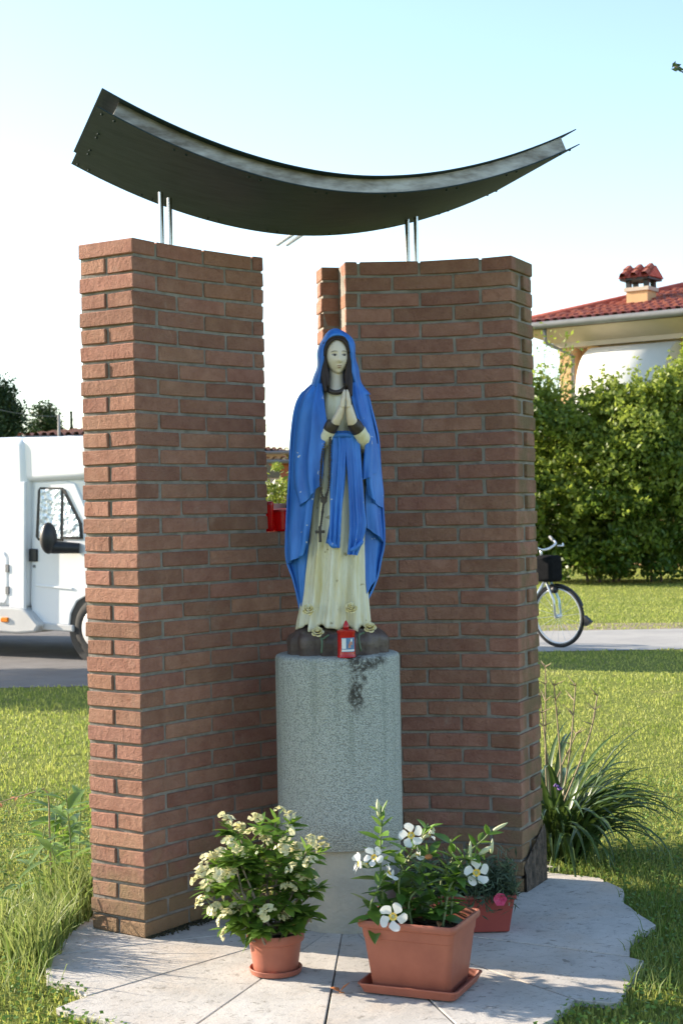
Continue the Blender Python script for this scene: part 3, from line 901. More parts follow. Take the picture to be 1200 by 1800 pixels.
# --- mantle: back shell and the layered front falls, one mesh
mb = MB()
back = []
for (y, l, r_, db) in [(676, 556, 628, .05), (684, 545, 638, .06), (694, 530, 645, .07), (720, 519, 652, .08), (770, 512, 664, .09), (830, 509, 668, .095), (890, 505, 673, .10), (950, 502, 676, .10), (985, 503, 670, .10), (1015, 513, 664, .10), (1045, 521, 652, .10), (1066, 527, 640, .095)]:
    cx, hw = (l + r_) / 2, (r_ - l) / 2
    back.append([(cx - hw * math.cos(a), y, db * math.sin(a) ** 0.8 if math.sin(a) > 0 else 0.0) for a in np.linspace(0.0, math.pi, 17)])
mb.add(*skin(back, 60, 60, 0.007, fold=lambda u, v: 0.006 * v * np.cos(2 * np.pi * 6 * u)))
def fall(left, right, thick=0.008, bulge=0.03, k=2.0, amp=0.006, ph=0.0, Nu=40, Nv=50):
    """one fall of cloth between its left and right boundary (each listed top to bottom)"""
    l = spl(left, 9); r_ = spl(right, 9); rowsl = []
    for i in range(9):
        m1 = l[i] * 0.67 + r_[i] * 0.33; m2 = l[i] * 0.33 + r_[i] * 0.67
        w = abs(r_[i][0] - l[i][0]) / SX
        b_ = min(bulge, w * 0.35)
        m1 = m1 - np.array([0, 0, b_]); m2 = m2 - np.array([0, 0, b_])
        rowsl.append([tuple(l[i]), tuple(m1), tuple(m2), tuple(r_[i])])
    mb.add(*skin(rowsl, Nu, Nv, thick, fold=lambda u, v: amp * (0.35 + 0.65 * v) * (ridge(u + 0.12 * np.sin(3 * v), k, ph) - 0.4)))
# left side, from the shoulder downwards
fall([(551, 672, -.005), (530, 691, 0), (518, 722, 0), (512, 780, 0), (508, 850, 0), (517, 901, -.02)],
     [(563, 674, -.062), (567, 694, -.076), (571, 722, -.092), (574, 752, -.106), (569, 790, -.110), (566, 820, -.112), (562, 854, -.112)], bulge=0.04, k=2.6, amp=0.015, ph=.15)
fall([(508, 850, .012), (505, 900, .004), (502, 945, 0), (503, 991, -.008)],
     [(560, 840, -.085), (551, 880, -.092), (546, 920, -.09), (541, 950, -.085), (533, 974, -.075)], bulge=0.022, k=1.7, amp=0.012, ph=.4)
fall([(503, 960, .03), (506, 990, .025), (514, 1018, .02), (522, 1048, .015), (528, 1071, .01)],
     [(543, 930, -.04), (538, 975, -.045), (534, 1020, -.04), (533, 1062, -.03)], bulge=0.012, k=1.5, amp=0.010)
# right side
fall([(618, 672, -.06), (619, 700, -.08), (629, 734, -.098), (644, 762, -.10), (646, 785, -.10), (642, 812, -.10), (640, 843, -.095)],
     [(634, 672, -.004), (645, 690, 0), (652, 720, 0), (662, 765, 0), (667, 800, 0), (664, 829, -.02)], bulge=0.035, k=2.0, amp=0.014, ph=.3)
fall([(647, 780, -.075), (644, 820, -.078), (644, 850, -.075), (648, 871, -.07)],
     [(666, 780, .01), (669, 830, .004), (672, 865, 0), (671, 893, -.01)], bulge=0.02, k=1.4, amp=0.011, ph=.5)
fall([(645, 855, -.05), (643, 890, -.052), (646, 928, -.05)],
     [(671, 860, .02), (675, 910, .012), (677, 953, .004)], bulge=0.016, k=1.3, amp=0.010, ph=.2)
fall([(643, 905, -.02), (641, 960, -.024), (642, 1010, -.024), (645, 1044, -.02)],
     [(674, 930, .035), (674, 955, .03), (668, 985, .025), (663, 1012, .02)], bulge=0.014, k=1.3, amp=0.006)
mb.build('mantle', MAT['blue'], st, smooth=True, auto=50)

# --- hood
mb = MB()
rim_o = [(546, 694, -.03), (556, 676, -.052), (560, 655, -.062), (563, 632, -.062), (567, 608, -.060), (577, 592, -.056), (591, 586, -.054), (605, 590, -.056), (615, 602, -.060), (620, 620, -.062), (621, 640, -.062), (623, 660, -.060), (629, 678, -.05), (641, 694, -.03)]
rim_i = [(556, 696, -.028), (564, 676, -.046), (567, 655, -.054), (569, 632, -.054), (572, 610, -.052), (580, 597, -.048), (591, 592, -.046), (603, 595, -.048), (611, 605, -.052), (615, 620, -.054), (616, 640, -.054), (617, 660, -.052), (622, 678, -.046), (632, 696, -.028)]
sil = [(536, 690, .005), (548, 674, .005), (554, 652, .005), (557, 628, .0), (562, 602, .0), (573, 585, .0), (590, 577.5, .0), (608, 583, .0), (620, 597, .0), (625, 617, .0), (628, 640, .005), (632, 660, .005), (640, 678, .005), (650, 694, .005)]
bk1 = [(548, 690, .06), (556, 674, .066), (561, 652, .074), (563, 630, .078), (568, 608, .072), (578, 593, .056), (591, 588, .048), (604, 592, .056), (614, 604, .072), (619, 620, .078), (622, 640, .074), (626, 660, .066), (632, 676, .06), (642, 692, .06)]
bk2 = [(590, 690, .085), (590, 674, .09), (590, 655, .098), (590, 640, .104), (591, 628, .104), (591, 622, .10), (591, 620, .098), (591, 622, .10), (591, 628, .104), (592, 640, .104), (592, 655, .098), (592, 674, .09), (592, 684, .087), (592, 690, .085)]
V, F = skin([rim_i, rim_o, sil, bk1, bk2], 64, 36, 0.0, fold=lambda u, v: 0.0035 * np.sin(2 * np.pi * (5.5 * u + .2)) * np.exp(-((v - .3) / .3) ** 2))
mb.add(V, F)
# inside lining behind the rim
V, F = skin([rim_i, [(x * 0.92 + 592 * .08, y * .96 + 640 * .04, 0.0) for x, y, d in rim_i]], 64, 8)
mb.add(V, F)
mb.build('hood', MAT['blue'], st, smooth=True)

# --- hair: a cap round the face and two locks down to the chest
mb = MB()
hc = S(592, 620, 0.005)
mb.sphere(hc, 1.0, 32, 20, (0.0475, 0.052, 0.062))
for path, r0 in (([(573, 606, -.038), (568, 628, -.042), (568, 650, -.048), (570, 670, -.062), (572, 688, -.080)], (.010, .013, .0125, .0125, .006)),
                 ([(579, 600, -.046), (571, 615, -.046), (571, 640, -.048), (575, 662, -.058), (577, 680, -.076)], (.007, .009, .010, .010, .005)),
                 ([(608, 604, -.040), (615, 625, -.042), (615, 648, -.048), (614, 670, -.064), (617, 696, -.088)], (.010, .012, .0125, .012, .005)),
                 ([(603, 599, -.046), (612, 612, -.046), (612, 640, -.048), (609, 662, -.058), (610, 680, -.078)], (.007, .008, .009, .010, .005))):
    q = spl([tuple(S(*p)) for p in path], 14); rr = np.interp(np.linspace(0, 1, 14), np.linspace(0, 1, 5), r0)
    mb.tube(q, list(rr), 10)
for path in ([(592, 595, -.055), (582, 599, -.058), (573, 610, -.054), (569, 626, -.050)], [(592, 595, -.055), (602, 598, -.058), (610, 607, -.054), (614, 620, -.050)],
             [(592, 592, -.05), (580, 595, -.053), (570, 606, -.048)], [(592, 592, -.05), (604, 594, -.053), (612, 603, -.048)]):
    q = spl([tuple(S(*p)) for p in path], 12)
    mb.tube(q, [0.0045 + 0.004 * i / 11 for i in range(12)], 8)
mb.build('hair', MAT['hair'], st, smooth=True)

# --- head with a carved face, turned a little to the right and down
HC = S(592, 627, -0.018)
HR = Matrix.Rotation(R(11), 3, 'Z') @ Matrix.Rotation(R(5), 3, 'X')
def g2(x, z, x0, z0, sx, sz): return math.exp(-((x - x0) / sx) ** 2 - ((z - z0) / sz) ** 2)
def face_y(x, z):
    a = 0.0425
    if z < 0: a *= 1 - 0.30 * min(1, (-z / 0.066)) ** 1.7
    c = 0.066
    q = 1 - (x / a) ** 2 * 0.98 - (z / c) ** 2
    y = -0.050 * math.sqrt(max(q, 0.0)) ** 0.9
    nose = 0.0125 * math.exp(-(x / (0.0052 + 0.0035 * max(0, (0.012 - z)) / 0.03)) ** 2) * (0 if z > 0.014 or z < -0.022 else (0.25 + 0.75 * min(1, (0.014 - z) / 0.028)) * min(1, (z + 0.022) / 0.005))
    y -= nose
    y += 0.0052 * (g2(x, z, 0.0175, 0.008, 0.011, 0.0075) + g2(x, z, -0.0175, 0.008, 0.011, 0.0075))
    y -= 0.0026 * (g2(x, z, 0.0175, 0.006, 0.007, 0.0042) + g2(x, z, -0.0175, 0.006, 0.007, 0.0042))
    y -= 0.0022 * (g2(x, z, 0.017, 0.018, 0.013, 0.005) + g2(x, z, -0.017, 0.018, 0.013, 0.005))
    y -= 0.0036 * g2(x, z, 0, -0.0305, 0.010, 0.0032) + 0.0036 * g2(x, z, 0, -0.0375, 0.009, 0.0035)
    y += 0.0022 * g2(x, z, 0, -0.0340, 0.011, 0.0012) + 0.002 * g2(x, z, 0, -0.0445, 0.010, 0.003)
    y -= 0.0045 * g2(x, z, 0, -0.055, 0.012, 0.008)
    y -= 0.002 * (g2(x, z, 0.023, -0.015, 0.013, 0.013) + g2(x, z, -0.023, -0.015, 0.013, 0.013))
    return y
def hp(x, z, off=0.0, y=None): return HC + HR @ (Vector((x, (face_y(x, z) if y is None else y) - off, z)) * 1.08)
V = []; F = []; n1, n2 = 44, 60
for i in range(n1 + 1):
    ph = math.pi * i / n1
    for k in range(n2):
        th = 2 * math.pi * k / n2
        z = 0.0658 * math.cos(ph)
        a = 0.0425 * (1 - (0.30 * min(1, (-z / 0.066)) ** 1.7 if z < 0 else 0))
        x = a * math.sin(ph) * math.cos(th)
        if math.sin(th) <= 0: V.append(hp(x, z))
        else: V.append(hp(x, z, 0, 0.040 * math.sin(ph) * math.sin(th)))
for i in range(n1):
    for k in range(n2):
        a = i * n2 + k; b_ = i * n2 + (k + 1) % n2
        F.append((a, b_, b_ + n2, a + n2))
mb = MB().add(V, F)
q = spl([tuple(S(591, 645, -.005)), tuple(S(591, 668, -.010)), tuple(S(591, 684, -.018)), tuple(S(591, 694, -.024))], 10)
mb.tube(q, [0.030, 0.029, 0.0285, 0.028, 0.0285, 0.030, 0.032, 0.034, 0.037, 0.040], 24)
head = mb.build('head', MAT['skin'], st, smooth=True)
def patch(name, x0, z0, w, h, mat, off, tilt=0.0, arch=0.0, n=10, m_=4):
    v = []; f = []
    for i in range(n + 1):
        t = i / n * 2 - 1
        hh = h * (1 - t * t) ** 0.6 + 1e-5
        for j in range(m_ + 1):
            s = j / m_ * 2 - 1
            x = x0 + t * w; z = z0 + s * hh + tilt * t * w + arch * (1 - t * t)
            v.append(hp(x, z, off))
    for i in range(n):
        for j in range(m_):
            a = i * (m_ + 1) + j
            f.append((a, a + m_ + 1, a + m_ + 2, a + 1))
    return MB().add(v, f).build(name, mat, head, smooth=True)
for e in (-1, 1):
    patch('eye', e * 0.0175, 0.0055, 0.0085, 0.0034, MAT['eyewhite'], 0.0006)
    patch('iris', e * 0.0175 + 0.0012, 0.0050, 0.0040, 0.0030, MAT['dark_trim'], 0.0011)
    patch('eyelid', e * 0.0175, 0.0078, 0.0095, 0.0012, MAT['brow'], 0.0012, arch=0.0012)
    patch('eyebrow', e * 0.0180, 0.0165, 0.0115, 0.0011, MAT['brow'], 0.0007, tilt=-e * 0.12, arch=0.0028)
patch('lip', 0, -0.0312, 0.0085, 0.0016, MAT['lip'], 0.0006, arch=-0.0004)
patch('lip', 0, -0.0368, 0.0070, 0.0018, MAT['lip'], 0.0006, arch=-0.0008)

# --- collar
mb = MB()
q = spl([tuple(S(*p)) for p in ((573, 676, -.030), (576, 684, -.058), (583, 688.5, -.072), (591, 690, -.076), (599, 688, -.072), (606, 683, -.058), (610, 675, -.030))], 24)
mb.tube(q, 0.0095, 10)
mb.build('collar', MAT['dark_trim'], st, smooth=True)

# --- sleeves, cuffs and praying hands
def limb(name, pts, rad, mat, n=16, seg=16, flat=1.0):
    q = spl([tuple(S(*p)) for p in pts], seg); rr = np.interp(np.linspace(0, 1, seg), np.linspace(0, 1, len(rad)), rad)
    return MB().tube(q, list(rr), n, flat=flat).build(name, mat, st, smooth=True, auto=60)
mb = MB()
for pts, rad in (([(566, 786, -.03), (571, 774, -.085), (577, 761, -.112), (583, 749, -.124)], [.016, .021, .0235, .022]),
                 ([(643, 790, .01), (641, 779, -.060), (634, 763, -.098), (624, 748, -.118)], [.018, .027, .028, .024])):
    q = spl([tuple(S(*p)) for p in pts], 18); rr = np.interp(np.linspace(0, 1, 18), np.linspace(0, 1, 4), rad)
    rr = [r_ * (1 + 0.05 * math.sin(i * 1.9)) for i, r_ in enumerate(rr)]
    sl = MB().tube(q, rr, 18).build('sleeve', MAT['cream'], st, smooth=True, auto=60)
limb('cuff', [(579, 756, -.119), (582, 750, -.125), (586, 743, -.130)], [.0255, .0265, .0245], MAT['dark_trim'])
limb('cuff', [(630, 757, -.110), (625, 750, -.118), (620, 743, -.125)], [.0265, .0275, .025], MAT['dark_trim'])
def hand(sgn):
    """palm, four fingers and a thumb, fingers pointing up; sgn -1 viewer's left, +1 viewer's right"""
    mb = MB()
    X = lambda off, y: 607.5 + sgn * off
    # palm: flattened tapering chain from wrist to knuckles
    wr_ = (588 if sgn < 0 else 620)
    pal = [(wr_, 748, -.127), ((wr_ * 0.72 + X(6, 0) * .28), 738, -.132), (X(7.5, 0) if sgn > 0 else X(9.5, 0), 724, -.135), (X(6, 0), 712, -.136)]
    q = spl([tuple(S(*p)) for p in pal], 14)
    v = []; n = 16
    rad = np.interp(np.linspace(0, 1, 14), [0, .3, .7, 1], [.019, .020, .0165, .0115]); dep = np.interp(np.linspace(0, 1, 14), [0, .3, .7, 1], [.020, .027, .031, .030])
    for i in range(14):
        for k in range(n):
            a = 2 * math.pi * k / n
            v.append(Vector(q[i]) + Vector((rad[i] * math.cos(a), dep[i] * math.sin(a), 0)))
    f = []
    for i in range(13):
        for k in range(n):
            f.append((i * n + k, i * n + (k + 1) % n, (i + 1) * n + (k + 1) % n, (i + 1) * n + k))
    f += [tuple(range(n)), tuple(13 * n + k for k in range(n - 1, -1, -1))]
    mb.add(v, f)
    for j, (dd, tip) in enumerate(((-.160, 694), (-.146, 687), (-.131, 685), (-.116, 689))):
        pts = [(X(5.5, 0), 716, dd), (X(5.2, 0), 706, dd - .001), (X(3.6, 0), 697 + (tip - 687) * .5, dd), (X(2.2, 0), tip, dd + .002)]
        q = spl([tuple(S(*p)) for p in pts], 12)
        mb.tube(q, list(np.interp(np.linspace(0, 1, 12), [0, .35, .45, .8, 1], [.0088, .0084, .0088, .0072, .0035])), 10)
    pts = [(wr_ * .5 + X(8, 0) * .5, 734, -.110), (X(7, 0), 722, -.100), (X(5, 0), 712, -.096), (X(3, 0), 704, -.097)]
    q = spl([tuple(S(*p)) for p in pts], 12)
    mb.tube(q, list(np.interp(np.linspace(0, 1, 12), [0, .5, .8, 1], [.012, .0095, .008, .004])), 10)
    return mb.build('hand', MAT['skin'], st, smooth=True)
hand(-1); hand(1)

# --- blue sash: waist drape and two tails
mb = MB()
def drape(left, right, **kw): fall(left, right, **kw)
fall([(574, 758, -.085), (578, 780, -.094), (579, 800, -.1), (578, 850, -.108), (578, 900, -.112), (577, 930, -.115), (576, 955, -.117)],
     [(606, 757, -.095), (609, 780, -.104), (609, 800, -.110), (607, 850, -.117), (601, 900, -.122), (598, 930, -.125), (594, 963, -.124)], bulge=.012, k=3.0, amp=.017, ph=.1, thick=.010)
fall([(603, 757, -.095), (605, 780, -.106), (607, 800, -.110), (612, 850, -.116), (614, 900, -.118), (613, 940, -.120), (612, 975, -.122)],
     [(631, 758, -.082), (633, 780, -.090), (635, 800, -.094), (639, 850, -.100), (643, 900, -.104), (644, 932, -.108), (625, 975, -.112)], bulge=.012, k=2.6, amp=.017, ph=.55, thick=.010)
# the rolled ends of the tails
for pts, rr in (([(577, 948, -.122), (584, 958, -.130), (592, 960, -.130)], .010), ([(615, 968, -.128), (626, 962, -.128), (637, 950, -.120)], .010)):
    q = spl([tuple(S(*p)) for p in pts], 10); mb.tube(q, [rr * .7, rr * .9, rr, rr, rr, rr, rr, rr, rr * .9, rr * .6], 10)
mb.build('sash', MAT['blue'], st, smooth=True, auto=50)
limb('waist_band', [(570, 768, -.082), (580, 766, -.096), (592, 765, -.106), (606, 764, -.108), (620, 766, -.100), (634, 770, -.082)], [.008, .0095, .0095, .0095, .0095, .007], MAT['blue'])

# --- rosary of beads with a cross
mb = MB()
def beads(pts, n, r_):
    q = spl([tuple(S(*p)) for p in pts], n)
    for i, p in enumerate(q): mb.sphere(p, r_ * (1.25 if i % 7 == 3 else 1), 7, 5)
beads([(580, 764, -.122), (580, 790, -.128), (579, 830, -.134), (577, 858, -.134), (572, 874, -.130)], 26, .0052)
beads([(572, 768, -.105), (566, 800, -.118), (563.5, 835, -.126), (564, 862, -.126), (567, 874, -.126)], 25, .0052)
beads([(568, 888, -.126), (566, 905, -.124), (563.5, 924, -.124)], 10, .0052)
m0 = S(569, 879, -.130)
mb.prism([m0 + Vector((-.014, 0, .012)), m0 + Vector((.014, 0, .012)), m0 + Vector((.012, 0, -.006)), m0 + Vector((0, 0, -.019)), m0 + Vector((-.012, 0, -.006))], (0, 0.008, 0))
ro = mb.build('rosary', MAT['dark_trim'], st, smooth=False)
c0 = S(562.5, 939, -.126)
MB().box(c0, (.0105, .009, .060)).box(c0 + Vector((0, .0003, .009)), (.036, .0084, .0105)).build('cross', MAT['dark_trim'], ro, bevel=.001)

# --- rock the figure stands on, with painted roses
V = []; F = []; NR, NA = 16, 72
RC = S(592.5, 1130, 0.0); rockc = Vector((RC.x, SY, PT))
for i in range(NR + 1):
    t = i / NR
    for k in range(NA):
        a = 2 * math.pi * k / NA
        lump = 1 + 0.035 * math.cos(5 * a + .6) + 0.03 * math.cos(9 * a + 1.9) + 0.02 * math.cos(14 * a)
        groove = -0.13 * sum(math.exp(-((((a - g + math.pi) % (2 * math.pi)) - math.pi) / 0.085) ** 2) for g in (4.25, 4.62, 5.25, 3.7, 5.9))
        prof = math.sin(min(1, (1 - t) * 1.35) * math.pi / 2) if t < 1 else 0
        z = 0.100 * math.sin(t * math.pi / 2) ** .85 + 0.020 * max(0, math.sin(a)) * t
        rr = (1.0 - 0.03 * (1 - t) ** 3) * (math.cos(max(0, t - .22) / .78 * math.pi / 2) ** .5 if t > .22 else 1.0)
        V.append(rockc + Vector((0.193 * rr * (lump + groove * (1 - .6 * t)) * math.cos(a), 0.165 * rr * (lump + groove * (1 - .6 * t)) * math.sin(a), z + 0.004 * math.cos(7 * a + 9 * t) * (t > .1))))
for i in range(NR):
    for k in range(NA):
        F.append((i * NA + k, i * NA + (k + 1) % NA, (i + 1) * NA + (k + 1) % NA, (i + 1) * NA + k))
rock = MB().add(V, F).build('rock', MAT['rock'], st, smooth=True)
def rose(px, py, d, r_, tilt=0):
    c = S(px, py, d); mb = MB()
    for ring, (n, rr, zz, op) in enumerate(((5, 1.0, 0.0, .9), (5, .72, .22, .55), (4, .45, .36, .25), (3, .22, .42, .08))):
        for k in range(n):
            a0 = 2 * math.pi * (k + ring * .4) / n
            v = []; f = []
            for i in range(5):
                for j in range(4):
                    a = a0 + (i - 2) * (1.5 / n); s = j / 3
                    q = rr * (0.35 + 0.65 * s ** .7) * (1 - .10 * (i - 2) ** 2 * s * .5)
                    v.append(Vector((q * math.cos(a), q * math.sin(a), zz + .75 * s - op * .5 * s * s)))
            for i in range(4):
                for j in range(3): f.append((i * 4 + j, i * 4 + j + 1, i * 4 + j + 5, i * 4 + j + 4))
            mb.add(v, f)
    m_ = Matrix.Rotation(R(58 + tilt), 3, 'X')
    mb.v = [c + m_ @ (q * r_) for q in mb.v]
    o = mb.build('rose', MAT['rose'], st, smooth=True)
    md = o.modifiers.new('thickness', 'SOLIDIFY'); md.thickness = r_ * .10
    return o
rose(542, 1073, -.132, .025); rose(617, 1070, -.142, .025); rose(558, 1113, -.152, .025, -15); rose(650, 1105, -.122, .025, -10)
for pts in ([(563, 1120, -.158), (566, 1128, -.170), (565, 1148, -.176)], [(640, 1112, -.14), (630, 1118, -.16), (634, 1145, -.166)], [(566, 1124, -.165), (578, 1116, -.165)]):
    q = [S(*p) for p in pts]; MB().tube([Vector(p) for p in spl([tuple(v) for v in q], 8)], .0042, 6).build('rose_stem', MAT['stem_paint'], st, smooth=True)
# ================================================================== CANDLES
cb = P(609, 1154, 5.80); cb.z = PT
lamp = thing('grave_candle', 'red grave candle with a flame shaped tip and picture label at the statue foot', 'candle', cb)
CR = .0325
MB().lathe(cb, [(CR + .001, 0.0), (CR + .0025, .003), (CR + .001, .008), (CR, .012), (CR, .088), (CR + .0018, .091), (CR + .0018, .099), (CR - .004, .103), (.012, .105)], 40).build('candle_body', MAT['red'], lamp, smooth=True, auto=40)
MB().lathe(cb, [(.0105, .104), (.0115, .112), (.0095, .122), (.005, .131), (.001, .137)], 20).build('flame_tip', MAT['red'], lamp, smooth=True)
def label_patch(a0, a1, z0, z1, mat, off, name='label', prt=None, n=12):
    v = []; f = []
    for i in range(n + 1):
        a = R(a0 + (a1 - a0) * i / n)
        for z in (z0, z1):
            for o_ in (0.0, .0006):
                v.append(cb + Vector(((CR + off + o_) * math.sin(a), -(CR + off + o_) * math.cos(a), z)))
    for i in range(n):
        a = i * 4
        f += [(a + 1, a + 3, a + 7, a + 5), (a, a + 1, a + 5, a + 4), (a + 2, a + 6, a + 7, a + 3)]
    f += [(0, 2, 3, 1), (n * 4, n * 4 + 1, n * 4 + 3, n * 4 + 2)]
    return MB().add(v, f).build(name, mat, prt or lamp)
lb = label_patch(-32, 62, .022, .074, MAT['paper_blue'], .0004)
label_patch(-30, -2, .034, .072, MAT['paper_white'], .0011, 'label_panel', lb)
label_patch(12, 28, .036, .052, MAT['paper_flesh'], .0011, 'label_figure', lb)
label_patch(20, 40, .048, .060, MAT['paper_flesh'], .0012, 'label_figure', lb)
label_patch(28, 40, .058, .070, MAT['paper_white'], .0011, 'label_figure', lb)
label_patch(-30, 58, .024, .031, MAT['paper_white'], .0011, 'label_panel', lb)
WT = 23 * PITCH - JT + 0.002
def votive(px, py_top, py_bot, Y, wpx, label):
    b_ = P(px, py_bot, Y); b_.z = WT
    hgt = (py_bot - py_top) / FPX * Y; r_ = wpx / FPX * Y / 2
    t = thing('votive_lamp', label, 'candle', b_)
    MB().lathe(b_, [(r_ * .9, 0), (r_, .006), (r_, hgt * .92)], 32).build('lamp_body', MAT['red_clear'], t, smooth=True, auto=40)
    MB().lathe(b_, [(r_ * 1.0, hgt * .922), (r_ * 1.07, hgt * .93), (r_ * 1.07, hgt), (r_ * .9, hgt + .004), (.01, hgt + .006)], 32).build('lamp_lid', MAT['red'], t, smooth=True, auto=40)
    return b_, r_, hgt
votive(474, 886, 936, 6.42, 15, 'slim red votive lamp tucked against the end of the left brick pier')
b_, r_, hgt = votive(500, 899, 936, 6.46, 44, 'wide red votive lamp on the low parapet beside the blue mantle')
mbx = MB().lathe(b_ + Vector((-r_ - .004, -.03, hgt * .55)), [(.002, 0), (.005, .008), (.004, .02), (.001, .03)], 8)
# small trough with leafy plants behind them on the parapet
tb = P(492, 905, 6.56); tb.z = WT
tr = thing('plant_trough', 'pale trough of small leafy plants on the parapet behind the red votive lamps', 'planter', tb)
MB().prism([tb + Vector((-.075, -.045, 0)), tb + Vector((.075, -.02, 0)), tb + Vector((.075, .045, 0)), tb + Vector((-.075, .045, 0))], (0, 0, .115)).build('trough', MAT['fibre'], tr, bevel=.004)
MB().lathe(tb + Vector((.05, -.042, .02)), [(.016, 0), (.024, .075), (.026, .08), (.026, .098)], 20).build('small_pot', MAT['black'], tr, smooth=True, auto=40)
C = np.array(tb) + np.stack([RNG.uniform(-.09, .09, 260), RNG.uniform(-.05, .05, 260), .115 + np.abs(RNG.normal(0, .055, 260))], axis=1)
leaf_cloud('foliage', C, np.tile([-.3, -.5, .7], (260, 1)), .030, MAT['hedge_leaf'], tr, RNG.uniform(.4, 1, 260))

# ================================================================== POTS AND PLANTS BY THE PEDESTAL
def unitv(v): return Vector(v).normalized()
def rnd_dir(zlo=-1.0, zhi=1.0):
    a = random.uniform(0, 2 * math.pi); z = random.uniform(zlo, zhi); r_ = math.sqrt(max(0, 1 - z * z))
    return Vector((r_ * math.cos(a), r_ * math.sin(a), z))
# --- round pot with the white-flowered thorny shrub
pc = G(485, 1709)
pot = thing('flower_pot', 'round terracotta pot on a saucer holding a bushy plant with many small cream flowers', 'plant pot', pc)
MB().lathe(pc, [(.068, .004), (.086, .004), (.0905, .020), (.0885, .022), (.083, .0085), (.06, .0075)], 48).build('saucer', MAT['terra'], pot, smooth=True, auto=40)
MB().lathe(pc, [(.0735, .009), (.0755, .014), (.0885, .108), (.0965, .112), (.0985, .117), (.0985, .138), (.0965, .142), (.0925, .142), (.089, .120), (.086, .10)], 56, caps=False).build('pot', MAT['terra'], pot, smooth=True, auto=35)
MB().lathe(pc, [(.0872, .122), (.05, .128), (.004, .129)], 32).build('soil', MAT['soil'], pot)
EL = [leaf_mesh('leaf', .050, .023, .25, .10, 5, .0), leaf_mesh('leaf', .042, .021, .4, .14, 5, .0), leaf_mesh('leaf', .056, .024, .1, .08, 5, .0)]
for m_ in EL: m_.materials.append(MAT['leaf_mid'])
EF = [leaf_mesh('leaf', .040, .014, .15, .12, 5, .2)]
for m_ in EF: m_.materials.append(MAT['leaf_fresh'])
def bract_cluster(nm):
    mb = MB()
    for q in range(random.randint(4, 6)):
        d = rnd_dir(0.2, 1.0) * .0105
        ax = unitv(d + Vector((0, 0, .006)))
        sx = ax.cross(Vector((0, 0, 1)))
        sx = sx.normalized() if sx.length > .01 else Vector((1, 0, 0))
        sy = ax.cross(sx)
        an = random.uniform(0, math.pi)
        s1 = sx * math.cos(an) + sy * math.sin(an); s2 = ax.cross(s1)
        for e in (-1, 1):
            v = [d + s1 * e * .001]; n = 7
            for i in range(n):
                b_ = (i / (n - 1) - .5) * 2.3
                v.append(d + s1 * e * (.0085 * math.cos(b_) + .0022) + s2 * .0085 * math.sin(b_) + ax * (.0035 * abs(math.sin(b_ * .5)) + .0015))
            mb.add(v, [(0, i + 1, i + 2) for i in range(n - 1)])
    me = mesh(nm, mb.v, mb.f, True)
    me.materials.append(MAT['petal_cream']); return me
BC = [bract_cluster('flower_cluster') for _ in range(6)]
crown_c = pc + Vector((-.036, .0, .325))
tips = []
# tips matched roughly to where the clumps show
for px, py in ((487, 1432), (455, 1441), (512, 1437), (500, 1462), (470, 1480), (425, 1500), (405, 1490), (385, 1512), (437, 1520), (465, 1510), (500, 1500), (520, 1505), (545, 1492), (565, 1497), (415, 1530), (385, 1545), (362, 1540), (375, 1560), (392, 1560), (432, 1575), (455, 1552), (480, 1535), (515, 1535), (540, 1540), (525, 1560), (500, 1575), (365, 1600), (383, 1605), (400, 1615), (430, 1610), (455, 1612), (490, 1615), (520, 1618), (412, 1590), (470, 1590), (545, 1520), (350, 1565), (440, 1475)):
    d = random.uniform(-.15, .03)
    tips.append(P(465 + (px - 465) * .93, 1545 + (py - 1545) * .93, pc.y + d))
for k in range(10):
    a = random.uniform(0, math.pi); tips.append(crown_c + Vector((.19 * math.cos(a), .06 + .13 * math.sin(a), random.uniform(-.15, .15))))
for k in range(52):
    a = random.uniform(math.pi * .9, 2.1 * math.pi); r_ = random.uniform(.3, 1.0)
    tips.append(crown_c + Vector((.19 * r_ * math.cos(a), .16 * r_ * math.sin(a), random.uniform(-.20, .12))))
nleaf = 0; rest = MB()
def put_leaf(me, loc, eul, sc):
    global nleaf
    nleaf += 1
    if nleaf <= 300: link('leaf', me, None, pot, loc, eul, [sc] * 3)
    else:
        m_ = Matrix.LocRotScale(loc + pot.location, eul, Vector((sc, sc, sc)))
        rest.add([m_ @ v.co for v in me.vertices], [tuple(p.vertices) for p in me.polygons])
for i, tp in enumerate(tips):
    b0 = pc + Vector((random.uniform(-.04, .04), random.uniform(-.04, .04), .125))
    mid = b0.lerp(tp, .5) + Vector((0, 0, -.02)) + rnd_dir() * .02
    q = spl([tuple(b0), tuple(mid), tuple(tp)], 8)
    if i % 3 == 0: MB().tube(q, list(np.linspace(.005, .003, 8)), 6).build('stem', MAT['woody'], pot)
    out = unitv((tp - crown_c) + Vector((0, 0, .12)))
    for j in range(random.randint(11, 13)):
        me = random.choice(EF if j < 3 else EL)
        side = rnd_dir(-.35, .5)
        d = unitv(side + out * (.25 + .9 * (j < 2)))
        put_leaf(me, tp - pot.location - out * (.004 * j), aim(d, random.uniform(-.4, .4)), random.uniform(1.0, 1.5))
    if i < 38 or (38 <= i < 70 and random.random() < .45):
        for c in range(random.choice((1, 2, 3))):
            o_ = out * .024 + rnd_dir() * .016 + Vector((0, -.018, .008))
            link('flower_cluster', random.choice(BC), None, pot, tp - pot.location + o_, Euler((random.uniform(-.1, 1.1), random.uniform(-.5, .5), random.uniform(0, 6))), [random.uniform(1.3, 1.75)] * 3)
prop(rest.build('leaf', MAT['leaf_mid'], pot, smooth=True, fix=False), kind='stuff')

